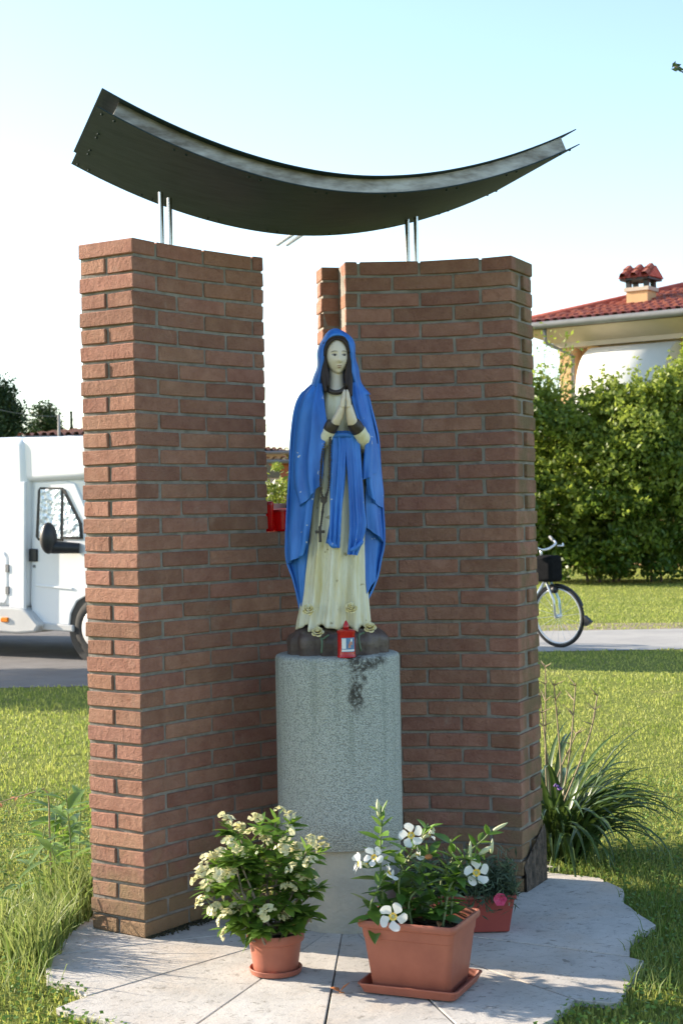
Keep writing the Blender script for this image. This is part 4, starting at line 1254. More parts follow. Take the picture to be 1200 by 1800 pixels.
# --- square planter with the white trumpet flowers
A1, A2 = G(640, 1746), G(793, 1763)
wd = unitv(A2 - A1); wd.z = 0; wd.normalize()
dd = Vector((-wd.y, wd.x, 0))
W1, D1 = .335, .27
fc = (A1 + A2) / 2; fc.z = 0
qc = fc + dd * (D1 * .5 - .01)
sq = thing('square_planter', 'square terracotta planter in its tray, front of the group, with white trumpet flowers', 'planter', qc)
def rrect(w, d, z, r_=.02, n=4):
    pts = []
    for sx, sy, a0 in ((1, 1, 0), (-1, 1, 90), (-1, -1, 180), (1, -1, 270)):
        for i in range(n + 1):
            a = R(a0 + 90 * i / n)
            pts.append(qc + wd * (sx * (w / 2 - r_) + r_ * math.cos(a)) + dd * (sy * (d / 2 - r_) + r_ * math.sin(a)) + Vector((0, 0, z)))
    return pts
def rloft(name, secs, mat, capb=True, captop=False, root=None):
    v = []; f = []
    for w, d, z in secs: v += rrect(w, d, z)
    n = 20
    for i in range(len(secs) - 1):
        for k in range(n):
            f.append((i * n + k, i * n + (k + 1) % n, (i + 1) * n + (k + 1) % n, (i + 1) * n + k))
    if capb: f.append(tuple(range(n - 1, -1, -1)))
    if captop: f.append(tuple((len(secs) - 1) * n + k for k in range(n)))
    return MB().add(v, f).build(name, mat, root or sq, smooth=True, auto=35, fix=False)
rloft('saucer', [(.30, .235, .002), (.315, .25, .004), (.338, .272, .030), (.343, .277, .031), (.343, .277, .035), (.332, .266, .035), (.312, .246, .010), (.26, .2, .009)], MAT['terra'], True, True)
rloft('planter_box', [(.262, .200, .012), (.266, .204, .016), (.305, .242, .178), (.309, .246, .180), (.317, .253, .212), (.333, .268, .216), (.338, .272, .222), (.338, .272, .232), (.333, .267, .238), (.318, .252, .238), (.311, .245, .230), (.300, .236, .19)], MAT['terra'], True, False)
rloft('soil', [(.303, .240, .192), (.2, .16, .204), (.02, .02, .206)], MAT['soil'], False, True)
ML = [leaf_mesh('leaf', .092, .046, .22, .16, 6), leaf_mesh('leaf', .078, .040, .40, .2, 6), leaf_mesh('leaf', .100, .046, .12, .22, 6)]
for m_ in ML: m_.materials.append(MAT['leaf_dark'])
MF = [leaf_mesh('leaf', .075, .034, .0, .3, 6), leaf_mesh('leaf', .062, .030, .1, .25, 6)]
for m_ in MF: m_.materials.append(MAT['leaf_fresh'])
def on_planter(u, w): return qc + wd * u + dd * w + Vector((0, 0, .2))
YQ = qc.y
def vine(b0, pts, n_pairs, fresh=0.35, size=1.0):
    q = spl([tuple(b0)] + [tuple(P(x, y, Y)) for x, y, Y in pts], 20)
    MB().tube(q, list(np.linspace(.0045, .0025, 20)), 6).build('stem', MAT['stem'], sq, smooth=True)
    for i in range(n_pairs):
        t = .12 + .86 * i / max(1, n_pairs - 1)
        k = min(18, int(t * 19)); p = Vector(q[k]); ax = unitv(Vector(q[k + 1]) - p)
        a = i * math.pi / 2 + random.uniform(-.4, .4)
        s = ax.cross(Vector((0, 1, .2))).normalized(); s2 = ax.cross(s)
        for e in (0, math.pi):
            d = s * math.cos(a + e) + s2 * math.sin(a + e)
            up = .25 + .9 * (t > .85)
            d = unitv(d + ax * up + rnd_dir() * .2)
            me = random.choice(MF if (t > .6 and random.random() < fresh + .3 * (t > .8)) else ML)
            link('leaf', me, None, sq, p - sq.location, aim(d, random.uniform(-.5, .5)), [size * random.uniform(.7, 1.1) * (1.0 if t < .85 else .8)] * 3)
vine(on_planter(-.115, .02), [(672, 1570, YQ), (668, 1500, YQ + .02), (671, 1440, YQ + .02), (668, 1420, YQ + .02)], 17, .7)
vine(on_planter(-.12, -.05), [(650, 1600, YQ - .07), (660, 1570, YQ - .06), (675, 1540, YQ - .05)], 8, .3)
vine(on_planter(-.05, .03), [(700, 1560, YQ), (715, 1510, YQ + .03), (742, 1470, YQ + .04), (752, 1448, YQ + .04)], 13, .4)
vine(on_planter(.0, .05), [(735, 1560, YQ + .04), (740, 1520, YQ + .02), (760, 1495, YQ + .0)], 12, .15)
vine(on_planter(.06, .05), [(775, 1550, YQ + .04), (795, 1510, YQ + .05), (792, 1475, YQ + .06)], 11, .4)
vine(on_planter(.09, .04), [(800, 1540, YQ + .04), (822, 1500, YQ + .05), (850, 1475, YQ + .06), (862, 1460, YQ + .06)], 11, .3)
vine(on_planter(.08, .0), [(790, 1560, YQ), (815, 1530, YQ + .0), (838, 1500, YQ + .02)], 9, .2)
vine(on_planter(-.02, -.02), [(720, 1580, YQ), (760, 1550, YQ), (805, 1545, YQ + .02)], 8, .1)
vine(on_planter(.02, .08), [(740, 1570, YQ + .08), (710, 1530, YQ + .10), (700, 1500, YQ + .10)], 9, .1)
def trumpet(px, py, Y, face, r_=.036, spin=0.0):
    c = P(px, py, Y); fdir = unitv(face)
    z = fdir; x = z.cross(Vector((0, 0, 1))).normalized(); y = z.cross(x)
    mb = MB(); thr = MB()
    for k in range(5):
        a0 = spin + 2 * math.pi * k / 5
        v = []; f = []
        for i in range(6):
            s = i / 5
            for j in range(5):
                t = (j / 4 - .5) * 2
                wid = 1.08 * (.30 + .75 * s ** .8) * (1 - .55 * max(0, s - .72) / .28)
                a = a0 + t * wid * (.75 - .18 * s) + .20 * s
                rr = r_ * (.22 + .80 * s) * (1 - .05 * t * t * s + .05 * t * s)
                h = .010 * (1 - s) * -1 + .004 * t * (s) + .006 * s * s * math.sin(k * 2.1) - .004 * s ** 3
                v.append(c + (x * math.cos(a) + y * math.sin(a)) * rr + z * h)
        for i in range(5):
            for j in range(4): f.append((i * 5 + j, i * 5 + j + 1, i * 5 + j + 6, i * 5 + j + 5))
        mb.add(v, f)
    fl = mb.build('flower', MAT['petal_white'], sq, smooth=True, fix=False)
    v = []; f = []; n = 10
    for i, (rr, h) in enumerate(((.30, -.0085), (.20, -.011), (.10, -.018), (.07, -.04))):
        for k in range(n):
            a = 2 * math.pi * k / n
            v.append(c + (x * math.cos(a) + y * math.sin(a)) * r_ * rr + z * h)
    for i in range(3):
        for k in range(n): f.append((i * n + k, i * n + (k + 1) % n, (i + 1) * n + (k + 1) % n, (i + 1) * n + k))
    MB().add(v, f).build('throat', MAT['petal_yellow'], fl, smooth=True, fix=False)
    back = c - z * .045 + Vector((0, 0, -.012))
    MB().tube([c - z * .014, c - z * .028, back], [.008, .005, .004], 8).build('flower_tube', MAT['bud'], fl, smooth=True)
    return back
trumpet(690, 1612, YQ - .155, (-.10, -.95, .12), 0.0452, .3)
trumpet(722, 1468, YQ + .0, (-.05, -.95, .25), 0.0407, 1.0)
trumpet(655, 1505, YQ - .04, (-.35, -.80, .45), 0.0339, .2)
trumpet(625, 1517, YQ - .03, (-.92, -.25, .15), 0.0350, .5)
trumpet(838, 1534, YQ - .02, (.12, -.95, .22), 0.0429, .8)
trumpet(688, 1532, YQ - .05, (.75, -.30, .50), 0.0316, .1)
trumpet(738, 1500, YQ + .02, (.80, -.35, .35), 0.0249, .5)
trumpet(760, 1465, YQ + .05, (.85, .1, .3), 0.0249, .5)
def bud(px0, py0, px1, py1, Y, r_=.0075):
    a, b_ = P(px0, py0, Y), P(px1, py1, Y)
    q = [a.lerp(b_, t) for t in (0, .15, .4, .7, .9, 1)]
    MB().tube(q, [.003, .0055, r_, r_ * .85, r_ * .4, .0008], 10).build('bud', MAT['bud'], sq, smooth=True)
bud(666, 1436, 663, 1404, YQ + .02); bud(866, 1460, 892, 1446, YQ + .06, .006); bud(840, 1503, 864, 1487, YQ + .03, .009)
bud(826, 1510, 826, 1478, YQ + .02, .006); bud(863, 1500, 865, 1474, YQ + .05, .006); bud(762, 1462, 759, 1450, YQ + .04, .004)
MB().sphere(P(753, 1506, YQ + .0), .010, 8, 6, (1.3, .8, .9)).build('wilted_flower', MAT['orange'], sq, smooth=True)
# lumps of pale root bark along the left rim and dry leaves on the soil
for k in range(3):
    p = on_planter(random.uniform(-.03, .08), random.uniform(-.05, .06)) + Vector((0, 0, .006))
    link('dry_leaf', (lambda m_: (m_.materials.append(MAT['orange']), m_)[1])(leaf_mesh('dry_leaf', .045, .02, .4, .3)), None, sq, p - sq.location, Euler((random.uniform(-.4, .4), random.uniform(-.6, .2), random.uniform(0, 6))))

# --- low window box behind with the small pink flower
B1 = G(812, 1643); B2 = G(905, 1641)
wb = unitv(B2 - B1); nb_ = Vector((-wb.y, wb.x, 0))
bc = B2 - wb * .21 + nb_ * .075; bc.z = 0
low = thing('low_planter', 'low dark red planter box of wispy greenery with one pink bloom by the right wall', 'planter', bc)
v = []
for (w, d, z) in ((.19, .06, .003), (.21, .074, .125), (.217, .081, .127), (.217, .081, .142), (.208, .072, .142), (.205, .069, .12)):
    for sx, sy in ((1, 1), (-1, 1), (-1, -1), (1, -1)): v.append(bc + wb * (sx * w) + nb_ * (sy * d) + Vector((0, 0, z)))
f = [(3, 2, 1, 0), (20, 21, 22, 23)]
for i in range(5):
    for k in range(4): f.append((i * 4 + k, i * 4 + (k + 1) % 4, i * 4 + 4 + (k + 1) % 4, i * 4 + 4 + k))
MB().add(v, f).build('planter_box', MAT['terra_red'], low, bevel=.004)
n = 3200
C = np.array(bc) + np.outer(RNG.uniform(-.2, .22, n), np.array(wb)) + np.outer(RNG.normal(0, .055, n), np.array(nb_)) + np.array([0, 0, .13]) + np.outer(np.abs(RNG.normal(.03, .048, n)), [0, 0, 1])
C[:, 2] -= .10 * np.clip(np.abs((C - np.array(bc)) @ np.array(nb_)) - .075, 0, 1) * 6
MAT['dianthus'] = M('grey_green_needles', (0.045, 0.075, 0.04), (0.09, 0.13, 0.07), 9, 0.5, tint=True, trans=.15)
prop(leaf_cloud('foliage', C, np.tile([0, -.2, .3], (n, 1)), .055, MAT['dianthus'], low, RNG.uniform(0, 1, n), aspect=.13, jit=1.0), kind='stuff')
mb = MB(); c = P(878, 1580, bc.y - .125)
for ring, (nn_, rr) in enumerate(((6, .024), (5, .017), (4, .010))):
    for k in range(nn_):
        a = 2 * math.pi * (k + .4 * ring) / nn_
        x = Vector((math.cos(a), -.35 - .2 * ring, math.sin(a))); t = Vector((-math.sin(a), 0, math.cos(a)))
        mb.add([c, c + x * rr * .8 + t * rr * .5, c + x * rr * 1.05 + Vector((0, -.003, 0)), c + x * rr * .8 - t * rr * .5], [(0, 1, 2, 3)])
mb.build('pink_flower', MAT['petal_pink'], low, smooth=True, fix=False)

# --- wilted flower fallen on the slabs
fp = G(597, 1746); fp.z = .001
mb = MB()
for k, (a, l, h) in enumerate(((.3, .035, .03), (2.2, .03, .012), (3.6, .035, .022), (5.2, .028, .006))):
    d = Vector((math.cos(a), math.sin(a), 0)); s = Vector((-d.y, d.x, 0))
    mb.add([fp + Vector((0, 0, .004)), fp + d * l * .5 + s * .009 + Vector((0, 0, h * .6)), fp + d * l + Vector((0, 0, h)), fp + d * l * .5 - s * .009 + Vector((0, 0, h * .9))], [(0, 1, 2, 3)])
o = mb.build('fallen_flower', MAT['orange'], None, smooth=True, fix=False)
prop(o, 'wilted orange flower lying on the slabs between the two front pots', 'flower')
md = o.modifiers.new('thickness', 'SOLIDIFY'); md.thickness = .0015

# ================================================================== TUFT OF STRAP LEAVES by the right wall
tc = G(972, 1512, GZ); tc += Vector((.02, .10, 0))
tuft = thing('strap_leaf_plant', 'big tuft of arching strap leaves with dry stalks beside the right brick wall', 'plant', tc)
def strap_mesh(L, W, arch):
    v = []; f = []; n = 10
    x = z = 0.0
    for i in range(n + 1):
        t = i / n
        a = R(82) - arch * t ** 1.25
        if i: x += math.cos(a) * L / n; z += math.sin(a) * L / n
        w = W * .5 * (1 - t ** 3) * (0.7 + .3 * min(1, t * 4)) + .0008
        v += [(x, -w, z + w * .35), (x, 0, z - w * .2), (x, w, z + w * .35)]
        if i:
            b_ = (i - 1) * 3
            f += [(b_, b_ + 1, b_ + 4, b_ + 3), (b_ + 1, b_ + 2, b_ + 5, b_ + 4)]
    me = mesh('strap_leaf', v, f, True); me.materials.append(MAT['strap']); return me
SM = [strap_mesh(random.uniform(.50, .76), random.uniform(.022, .034), random.uniform(.9, 2.5)) for _ in range(12)]
for k in range(260):
    a = random.uniform(0, 2 * math.pi); r_ = random.uniform(0, .19)
    o_ = Vector((r_ * math.cos(a), r_ * math.sin(a), .0))
    link('strap_leaf', random.choice(SM), None, tuft, o_, Euler((random.gauss(0, .12), random.gauss(.05, .2), a + random.gauss(0, .5))), [random.uniform(.6, 1.08)] * 3)
for (x0, y0, x1, y1) in ((962, 1400, 958, 1172), (966, 1390, 949, 1228), (985, 1350, 973, 1205), (1000, 1330, 1011, 1205), (1030, 1310, 1049, 1222), (975, 1380, 1012, 1290)):
    p0 = tc + Vector((random.uniform(-.05, .08), random.uniform(-.05, .05), .02)); p2 = P(x1, y1, tc.y + random.uniform(-.06, .06)); p1 = P(x0, y0, tc.y)
    q = spl([tuple(p0), tuple(p1), tuple(p2)], 12)
    mb = MB().tube(q, list(np.linspace(.0052, .003, 12)), 6)
    for j in range(7):
        d = rnd_dir(.2, .9)
        mb.tube([Vector(q[-1 - j % 3]), Vector(q[-1 - j % 3]) + d * random.uniform(.03, .08)], [.0035, .0012], 5)
    mb.build('dry_stalk', MAT['dry'], tuft)
for (px, py) in ((977, 1382), (983, 1388)):
    mb = MB()
    for k in range(6):
        d = rnd_dir(-.2, 1); mb.sphere(P(px, py, tc.y - .25) + d * .007, .006, 6, 4)
    mb.build('purple_flower', MAT['purple'], tuft)

# ================================================================== WEEDS at the foot of the left pier
WL = [leaf_mesh('leaf', .17, .046, .35, .2, 7), leaf_mesh('leaf', .14, .056, .5, .2, 7), leaf_mesh('leaf', .22, .036, .6, .2, 7)]
MAT['weed_leaf'] = M('weed_leaf', (0.12, 0.20, 0.035), (0.19, 0.29, 0.055), 9, 0.45, rnd=.3, trans=.35, tcol=(.26, .42, .06), objoff=True)
for m_ in WL: m_.materials.append(MAT['weed_leaf'])
def weed(px, py, hgt, n, label, lean=(0, 0), sc=1.0):
    b_ = G(px, py, GZ)
    t = thing('weed', label, 'plant', b_, 0, 'weeds growing at the foot of the left pier')
    top = b_ + Vector((lean[0], lean[1], hgt))
    q = spl([tuple(b_), tuple(b_.lerp(top, .5) + Vector((-lean[0] * .2, 0, .02))), tuple(top)], 12)
    MB().tube(q, list(np.linspace(.005, .002, 12)), 6).build('stem', MAT['stem'], t)
    for k in range(n):
        i = int(1 + 10 * (k + .5) / n); a = k * 2.4 + random.uniform(-.3, .3)
        d = Vector((math.cos(a), math.sin(a), random.uniform(.3, 1.0)))
        link('leaf', random.choice(WL), None, t, Vector(q[i]) - b_, aim(d, random.uniform(-.3, .3)), [sc * random.uniform(.6, 1.0)] * 3)
weed(128, 1560, .40, 13, 'tallest broad leaved weed touching the left pier, its pointed leaves upright', (-.02, .0), 1.4)
weed(108, 1590, .24, 10, 'middle weed with broad leaves between the tall one and the slabs', (-.03, -.03), 1.2)
weed(70, 1560, .26, 9, 'small leafy weed in the long grass further from the pier', (.03, .0), 1.1)
weed(140, 1510, .34, 9, 'slim weed behind the tallest one, against the edge of the left pier', (.01, .05), 1.3)
weed(30, 1640, .20, 8, 'low leafy weed in the long grass at the left border', (.02, .0), .8)
weed(118, 1530, .30, 10, 'broad leaved weed half hidden behind the middle weed, leaning from the pier', (-.05, .02), 1.3)
weed(95, 1540, .33, 11, 'bushy weed under the bent bramble stalk', (.02, .02), 1.2)
weed(136, 1585, .20, 9, 'short weed pressed against the lowest bricks of the left pier', (-.02, -.02), 1.1)
# bent dry bramble stalk with a few reddish leaves
bb = G(92, 1560, GZ)
br = thing('bramble_stalk', 'thin bent dry stalk with reddish leaves arching over the lawn at the left border', 'plant', bb)
q = spl([tuple(bb), tuple(P(88, 1470, bb.y)), tuple(P(84, 1392, bb.y)), tuple(P(62, 1392, bb.y)), tuple(P(28, 1402, bb.y)), tuple(P(-15, 1415, bb.y))], 24)
MB().tube(q, list(np.linspace(.005, .002, 24)), 6).build('stem', MAT['dry'], br)
BL_ = leaf_mesh('leaf', .055, .022, .3, .2, 5); BL_.materials.append(MAT['orange'])
for k in (12, 15, 17, 19, 20, 22, 23):
    link('leaf', BL_ if k > 16 else WL[1], None, br, Vector(q[k]) - bb, aim(rnd_dir(-.3, .5)), [random.uniform(.5, .9) if k > 16 else .35] * 3)

# ================================================================== GRASS
WALLX = None
def inside(poly, x, y):
    r_ = np.zeros(len(x), dtype=bool); j = len(poly) - 1
    for i in range(len(poly)):
        xi, yi = poly[i]; xj, yj = poly[j]
        c = ((yi > y) != (yj > y)) & (x < (xj - xi) * (y - yi) / (yj - yi + 1e-12) + xi)
        r_ ^= c; j = i
    return r_
bed2 = [(HUB.x + (p.x - HUB.x) * .982, HUB.y + (p.y - HUB.y) * .982) for p in bed]
wallpoly = [(-1.03, 5.9), (-.74, 5.76), (-.2, 6.3), (0, 6.38), (.72, 6.34), (.86, 6.62), (0, 6.9), (-.6, 6.6)]
NOISE = __import__('mathutils').noise
def blades(name, n, ymin, ymax, hmin, hmax, wid, mat, xk=.31, power=2.0, lean=.5, region=None, label=None, tintlo=0., tinthi=1.):
    # y distributed ~ 1/y^power over a fan that is wider than the picture
    u = RNG.uniform(0, 1, n)
    k = 2 - power
    if abs(k) < 1e-6: y = ymin * (ymax / ymin) ** u
    else: y = (ymin ** k + u * (ymax ** k - ymin ** k)) ** (1 / k)
    x = RNG.uniform(-1, 1, n) * (xk * y + .25)
    ok = ~inside(bed2, x, y) & ~inside(wallpoly, x, y) & ~inside(ROAD, x, y) & ~inside(PATH, x, y)
    if region is not None: ok &= region(x, y)
    x, y = x[ok], y[ok]; n = len(x)
    pn = np.array([NOISE.noise(Vector((a * .9, b_ * .9, 3.3))) for a, b_ in zip(x, y)])
    pn2 = np.array([NOISE.noise(Vector((a * 5, b_ * 5, 8.3))) for a, b_ in zip(x, y)])
    h = RNG.uniform(hmin, hmax, n) * (1 + .35 * pn2) * np.clip(1 - .35 * (pn > .25), .4, 1.2)
    a = RNG.uniform(0, 2 * math.pi, n); l = RNG.uniform(.1, 1, n) * lean * h
    w = wid * RNG.uniform(.6, 1.3, n) * np.clip(y / 6.5, 1, 3.0)
    b_ = RNG.uniform(0, 2 * math.pi, n)
    base_ = np.stack([x, y, np.full(n, GZ)], 1)
    s = np.stack([np.cos(b_), np.sin(b_), np.zeros(n)], 1) * w[:, None] * .5
    d = np.stack([np.cos(a), np.sin(a), np.zeros(n)], 1) * l[:, None]
    z = np.zeros((n, 3)); z[:, 2] = h
    V = np.empty((n, 5, 3))
    V[:, 0] = base_ - s; V[:, 1] = base_ + s
    V[:, 2] = base_ + s * .8 + d * .35 + z * .6; V[:, 3] = base_ - s * .8 + d * .35 + z * .6
    V[:, 4] = base_ + d + z * (1 - .25 * (l / np.maximum(h, 1e-6))[:, None] ** 2)
    t = np.clip(RNG.uniform(tintlo, tinthi, n) * .75 + .25 * (pn + .5) + .2 * pn2, 0, 1)
    i = np.arange(n)[:, None] * 5
    o = fast(name, V.reshape(-1, 3), [i + np.array([[0, 1, 2, 3]]), i + np.array([[3, 2, 4]])], mat, None, np.repeat(t, 5))
    prop(o, label, 'grass', kind='stuff')
    return o
blades('lawn_grass', 230000, 4.5, 40, .012, .036, .0045, MAT['grass'], power=1.9, lean=.9, label='short lawn grass round the shrine and beyond the path')
sel = lambda x, y: (x < -.55) & (x > -1.9) & (np.abs(x + 1.35 - .12 * (y - 5.6)) < .42) & ((y > 5.05))
blades('long_grass', 5500, 5.0, 7.6, .05, .17, .0045, MAT['tall_grass'], power=1.2, lean=1.1, region=sel, label='long unmown grass along the left edge of the slabs')
selP = lambda x, y: (np.hypot((x + 1.06 + .16 * (y - 5.9)), (y - 5.95) * .55) < .30)
blades('long_grass', 48000, 5.2, 7.0, .07, .28, .0085, MAT['tall_grass'], power=1.2, lean=.8, region=selP, label='bright clump of tall grass pressed against the left pier')
selR = lambda x, y: (x > .78) & (x < 1.7) & (y < 7.2)
blades('rough_grass', 9000, 5.0, 7.4, .04, .11, .005, MAT['tall_grass'], power=1.2, lean=.9, region=selR, label='rough grass along the right edge of the slabs', tinthi=.6)
# clover and small broad leaves near the slabs
n = 26000
y = RNG.uniform(4.5, 9, n); x = RNG.uniform(-1, 1, n) * (.3 * y + .2)
ok = ~inside(bed2, x, y) & ~inside(wallpoly, x, y)
x, y = x[ok], y[ok]
C = np.stack([x, y, GZ + RNG.uniform(.008, .045, len(x))], 1)
o = leaf_cloud('clover_patch', C, np.tile([0, 0, 1.0], (len(x), 1)), .018, MAT['clover'], None, RNG.uniform(0, 1, len(x)), aspect=.75, jit=.4, kind='stuff')
prop(o, 'clover and small broad leaves in the grass near the slabs', 'ground cover')
# moss and dirt collected in the corner between left pier and slabs
mb_c = []
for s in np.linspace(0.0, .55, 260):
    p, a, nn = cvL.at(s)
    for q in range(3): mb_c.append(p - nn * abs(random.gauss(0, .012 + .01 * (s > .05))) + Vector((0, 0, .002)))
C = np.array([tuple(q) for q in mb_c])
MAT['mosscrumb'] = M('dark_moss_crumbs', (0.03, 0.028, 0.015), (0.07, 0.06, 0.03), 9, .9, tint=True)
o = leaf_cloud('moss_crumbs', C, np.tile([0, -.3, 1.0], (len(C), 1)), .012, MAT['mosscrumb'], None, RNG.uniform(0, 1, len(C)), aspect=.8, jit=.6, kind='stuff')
prop(o, 'dark moss crumbs gathered along the foot of the left pier', 'moss')

# ================================================================== MOTORHOME on the left
VY = 17.2
vb = P(138, 1157, VY); vb.z = GZ
VROT = R(-32)
van = thing('motorhome', 'white motorhome parked on the asphalt behind the left pier, cab to the right', 'motorhome', vb, VROT)
def vx(px): return 150 + (px - 150) / math.cos(VROT)
def vp(px, py, dy=0.0): return P(vx(px) - 12, py + (px - vx(px)) * -.0197, VY) + Vector((0, dy, 0))
def side(name, pts, dy0, dy1, mat, parent=None, bevel=0.0, seg=3):
    q = [vp(x, y) for x, y in pts]
    q = [Vector((p.x, VY + dy0, p.z)) for p in q]
    return MB().prism(q, (0, dy1 - dy0, 0)).build(name, mat, parent or van, bevel=bevel, seg=seg, smooth=bool(bevel), auto=50)
side('living_body', [(-620, 766), (20, 765), (44, 769), (47, 850), (42, 1076), (-620, 1076)], 0.0, 2.1, MAT['van'], bevel=.09, seg=5)
q = [(30, 766), (150, 766), (212, 770), (238, 788), (240, 808), (205, 832), (150, 842), (60, 846), (30, 846)]
side('overcab', q, 0.03, 2.07, MAT['van'], bevel=.16, seg=6)
side('cab_body', [(40, 838), (148, 838), (185, 862), (232, 935), (305, 972), (325, 1000), (330, 1095), (60, 1112), (40, 1108)], .10, 2.0, MAT['van'], bevel=.05)
# skirt and step
side('skirt', [(-620, 1074), (38, 1072), (52, 1080), (76, 1102), (66, 1117), (30, 1121), (-620, 1119)], -.03, 2.0, MAT['van_grey'], bevel=.03)
side('sill', [(64, 1098), (132, 1101), (132, 1113), (58, 1112)], .06, .3, MAT['van_grey'], bevel=.015)
# cab door, proud of the cab, with window and quarter light
door = side('cab_door', [(54, 848), (118, 845), (136, 850), (176, 935), (181, 1050), (160, 1046), (138, 1058), (126, 1080), (123, 1101), (50, 1101), (45, 1060)], .075, .12, MAT['van'], bevel=.012)
side('window_seal', [(66, 856), (112, 857), (116, 862), (113, 952), (62, 952), (57, 945), (62, 862)], .066, .08, MAT['black'], door, bevel=.01)
side('window_shade', [(69, 860), (110, 861), (108, 948), (65, 947)], .058, .067, MAT['foil'], door)
side('window_seal', [(113, 860), (117, 860), (150, 920), (152, 948), (112, 948)], .064, .08, MAT['black'], door)
side('window_shade', [(116, 868), (145, 920), (147, 944), (115, 944)], .056, .065, MAT['foil'], door)
side('door_handle', [(45, 967), (61, 967), (61, 990), (45, 990)], .050, .08, MAT['black'], door, bevel=.01)
side('door_trim', [(58, 1031), (131, 1034), (131, 1038), (58, 1035)], .062, .08, MAT['van'], door, bevel=.006)
side('door_lock', [(51, 996), (56, 996), (56, 1001), (51, 1001)], .068, .08, MAT['gutter'], door)
mi = MB()
mi.sphere(vp(112, 946, -.16), .175, 16, 12, (.50, .6, 1.0))
mi.build('wing_mirror', MAT['black'], van, smooth=True)
MB().tube([vp(114, 962, -.12), vp(146, 964, .06)], [.075, .06], 10).build('mirror_arm', MAT['black'], van, smooth=True, auto=40)
# wheel arch and front wheel
MB().lathe((0, 0, 0), [(.01, 0), (.40, 0), (.40, .2), (.01, .2)], 36)
wc = vp(176, 1105, .12)
def disc(name, r_, y0, y1, mat, parent, c=None, prof=None, n=40):
    c = c or wc; v = []; f = []
    prof = prof or [(0.001, y0), (r_, y0), (r_, y1), (0.001, y1)]
    for rr, yy in prof:
        for k in range(n):
            a = 2 * math.pi * k / n; v.append(Vector((c.x + rr * math.cos(a), c.y + yy, c.z + rr * math.sin(a))))
    for i in range(len(prof) - 1):
        for k in range(n): f.append((i * n + k, i * n + (k + 1) % n, (i + 1) * n + (k + 1) % n, (i + 1) * n + k))
    return MB().add(v, f).build(name, mat, parent, smooth=True, auto=40)
disc('wheel_arch', .40, -.028, .25, MAT['black'], van)
wh = disc('front_wheel', .335, -.035, .18, MAT['rubber'], van, prof=[(.20, -.03), (.25, -.042), (.30, -.040), (.335, -.02), (.335, .18), (.2, .18)])
disc('wheel_cover', .2, -.05, .0, MAT['hub'], wh, prof=[(.001, -.045), (.10, -.055), (.19, -.048), (.215, -.034), (.2, .0)])
MB().box(vp(6, 1096, -.035), (.11, .03, .055)).build('marker_lamp', MAT['orange_lens'], van, bevel=.01)
side('locker_door', [(-120, 973), (2, 973), (9, 985), (9, 1058), (2, 1068), (-120, 1068)], -.012, .02, MAT['van'], bevel=.02)
side('locker_hinge', [(6, 996), (12, 996), (12, 1010), (6, 1010)], -.022, .02, MAT['gutter'])
side('locker_hinge', [(6, 1036), (12, 1036), (12, 1050), (6, 1050)], -.022, .02, MAT['gutter'])
side('roof_vent', [(26, 768), (28, 763), (60, 761), (104, 764), (106, 768)], .6, 1.2, MAT['van'], bevel=.02)
side('corner_post', [(12, 850), (46, 846), (44, 1078), (12, 1078)], -.012, .03, MAT['van'], bevel=.015)
side('windscreen', [(196, 880), (231, 934), (226, 938), (190, 884)], .3, 1.8, MAT['glassdark'])
for sx in (-1, 1):
    pass
wc2 = vp(-420, 1105, .12)
w2 = disc('rear_wheel', .335, 0, .2, MAT['rubber'], van, wc2, [(.20, -.03), (.25, -.042), (.30, -.040), (.335, -.02), (.335, .18), (.2, .18)])
for wx in (168, -420):
    c3 = vp(wx, 1105, 1.72)
    disc('far_wheel', .335, 0, .2, MAT['rubber'], van, c3)
MB().box(vp(-160, 1108, 1.0) + Vector((0, 0, .06)), (4.6, 1.6, .25)).build('chassis', MAT['black'], van)

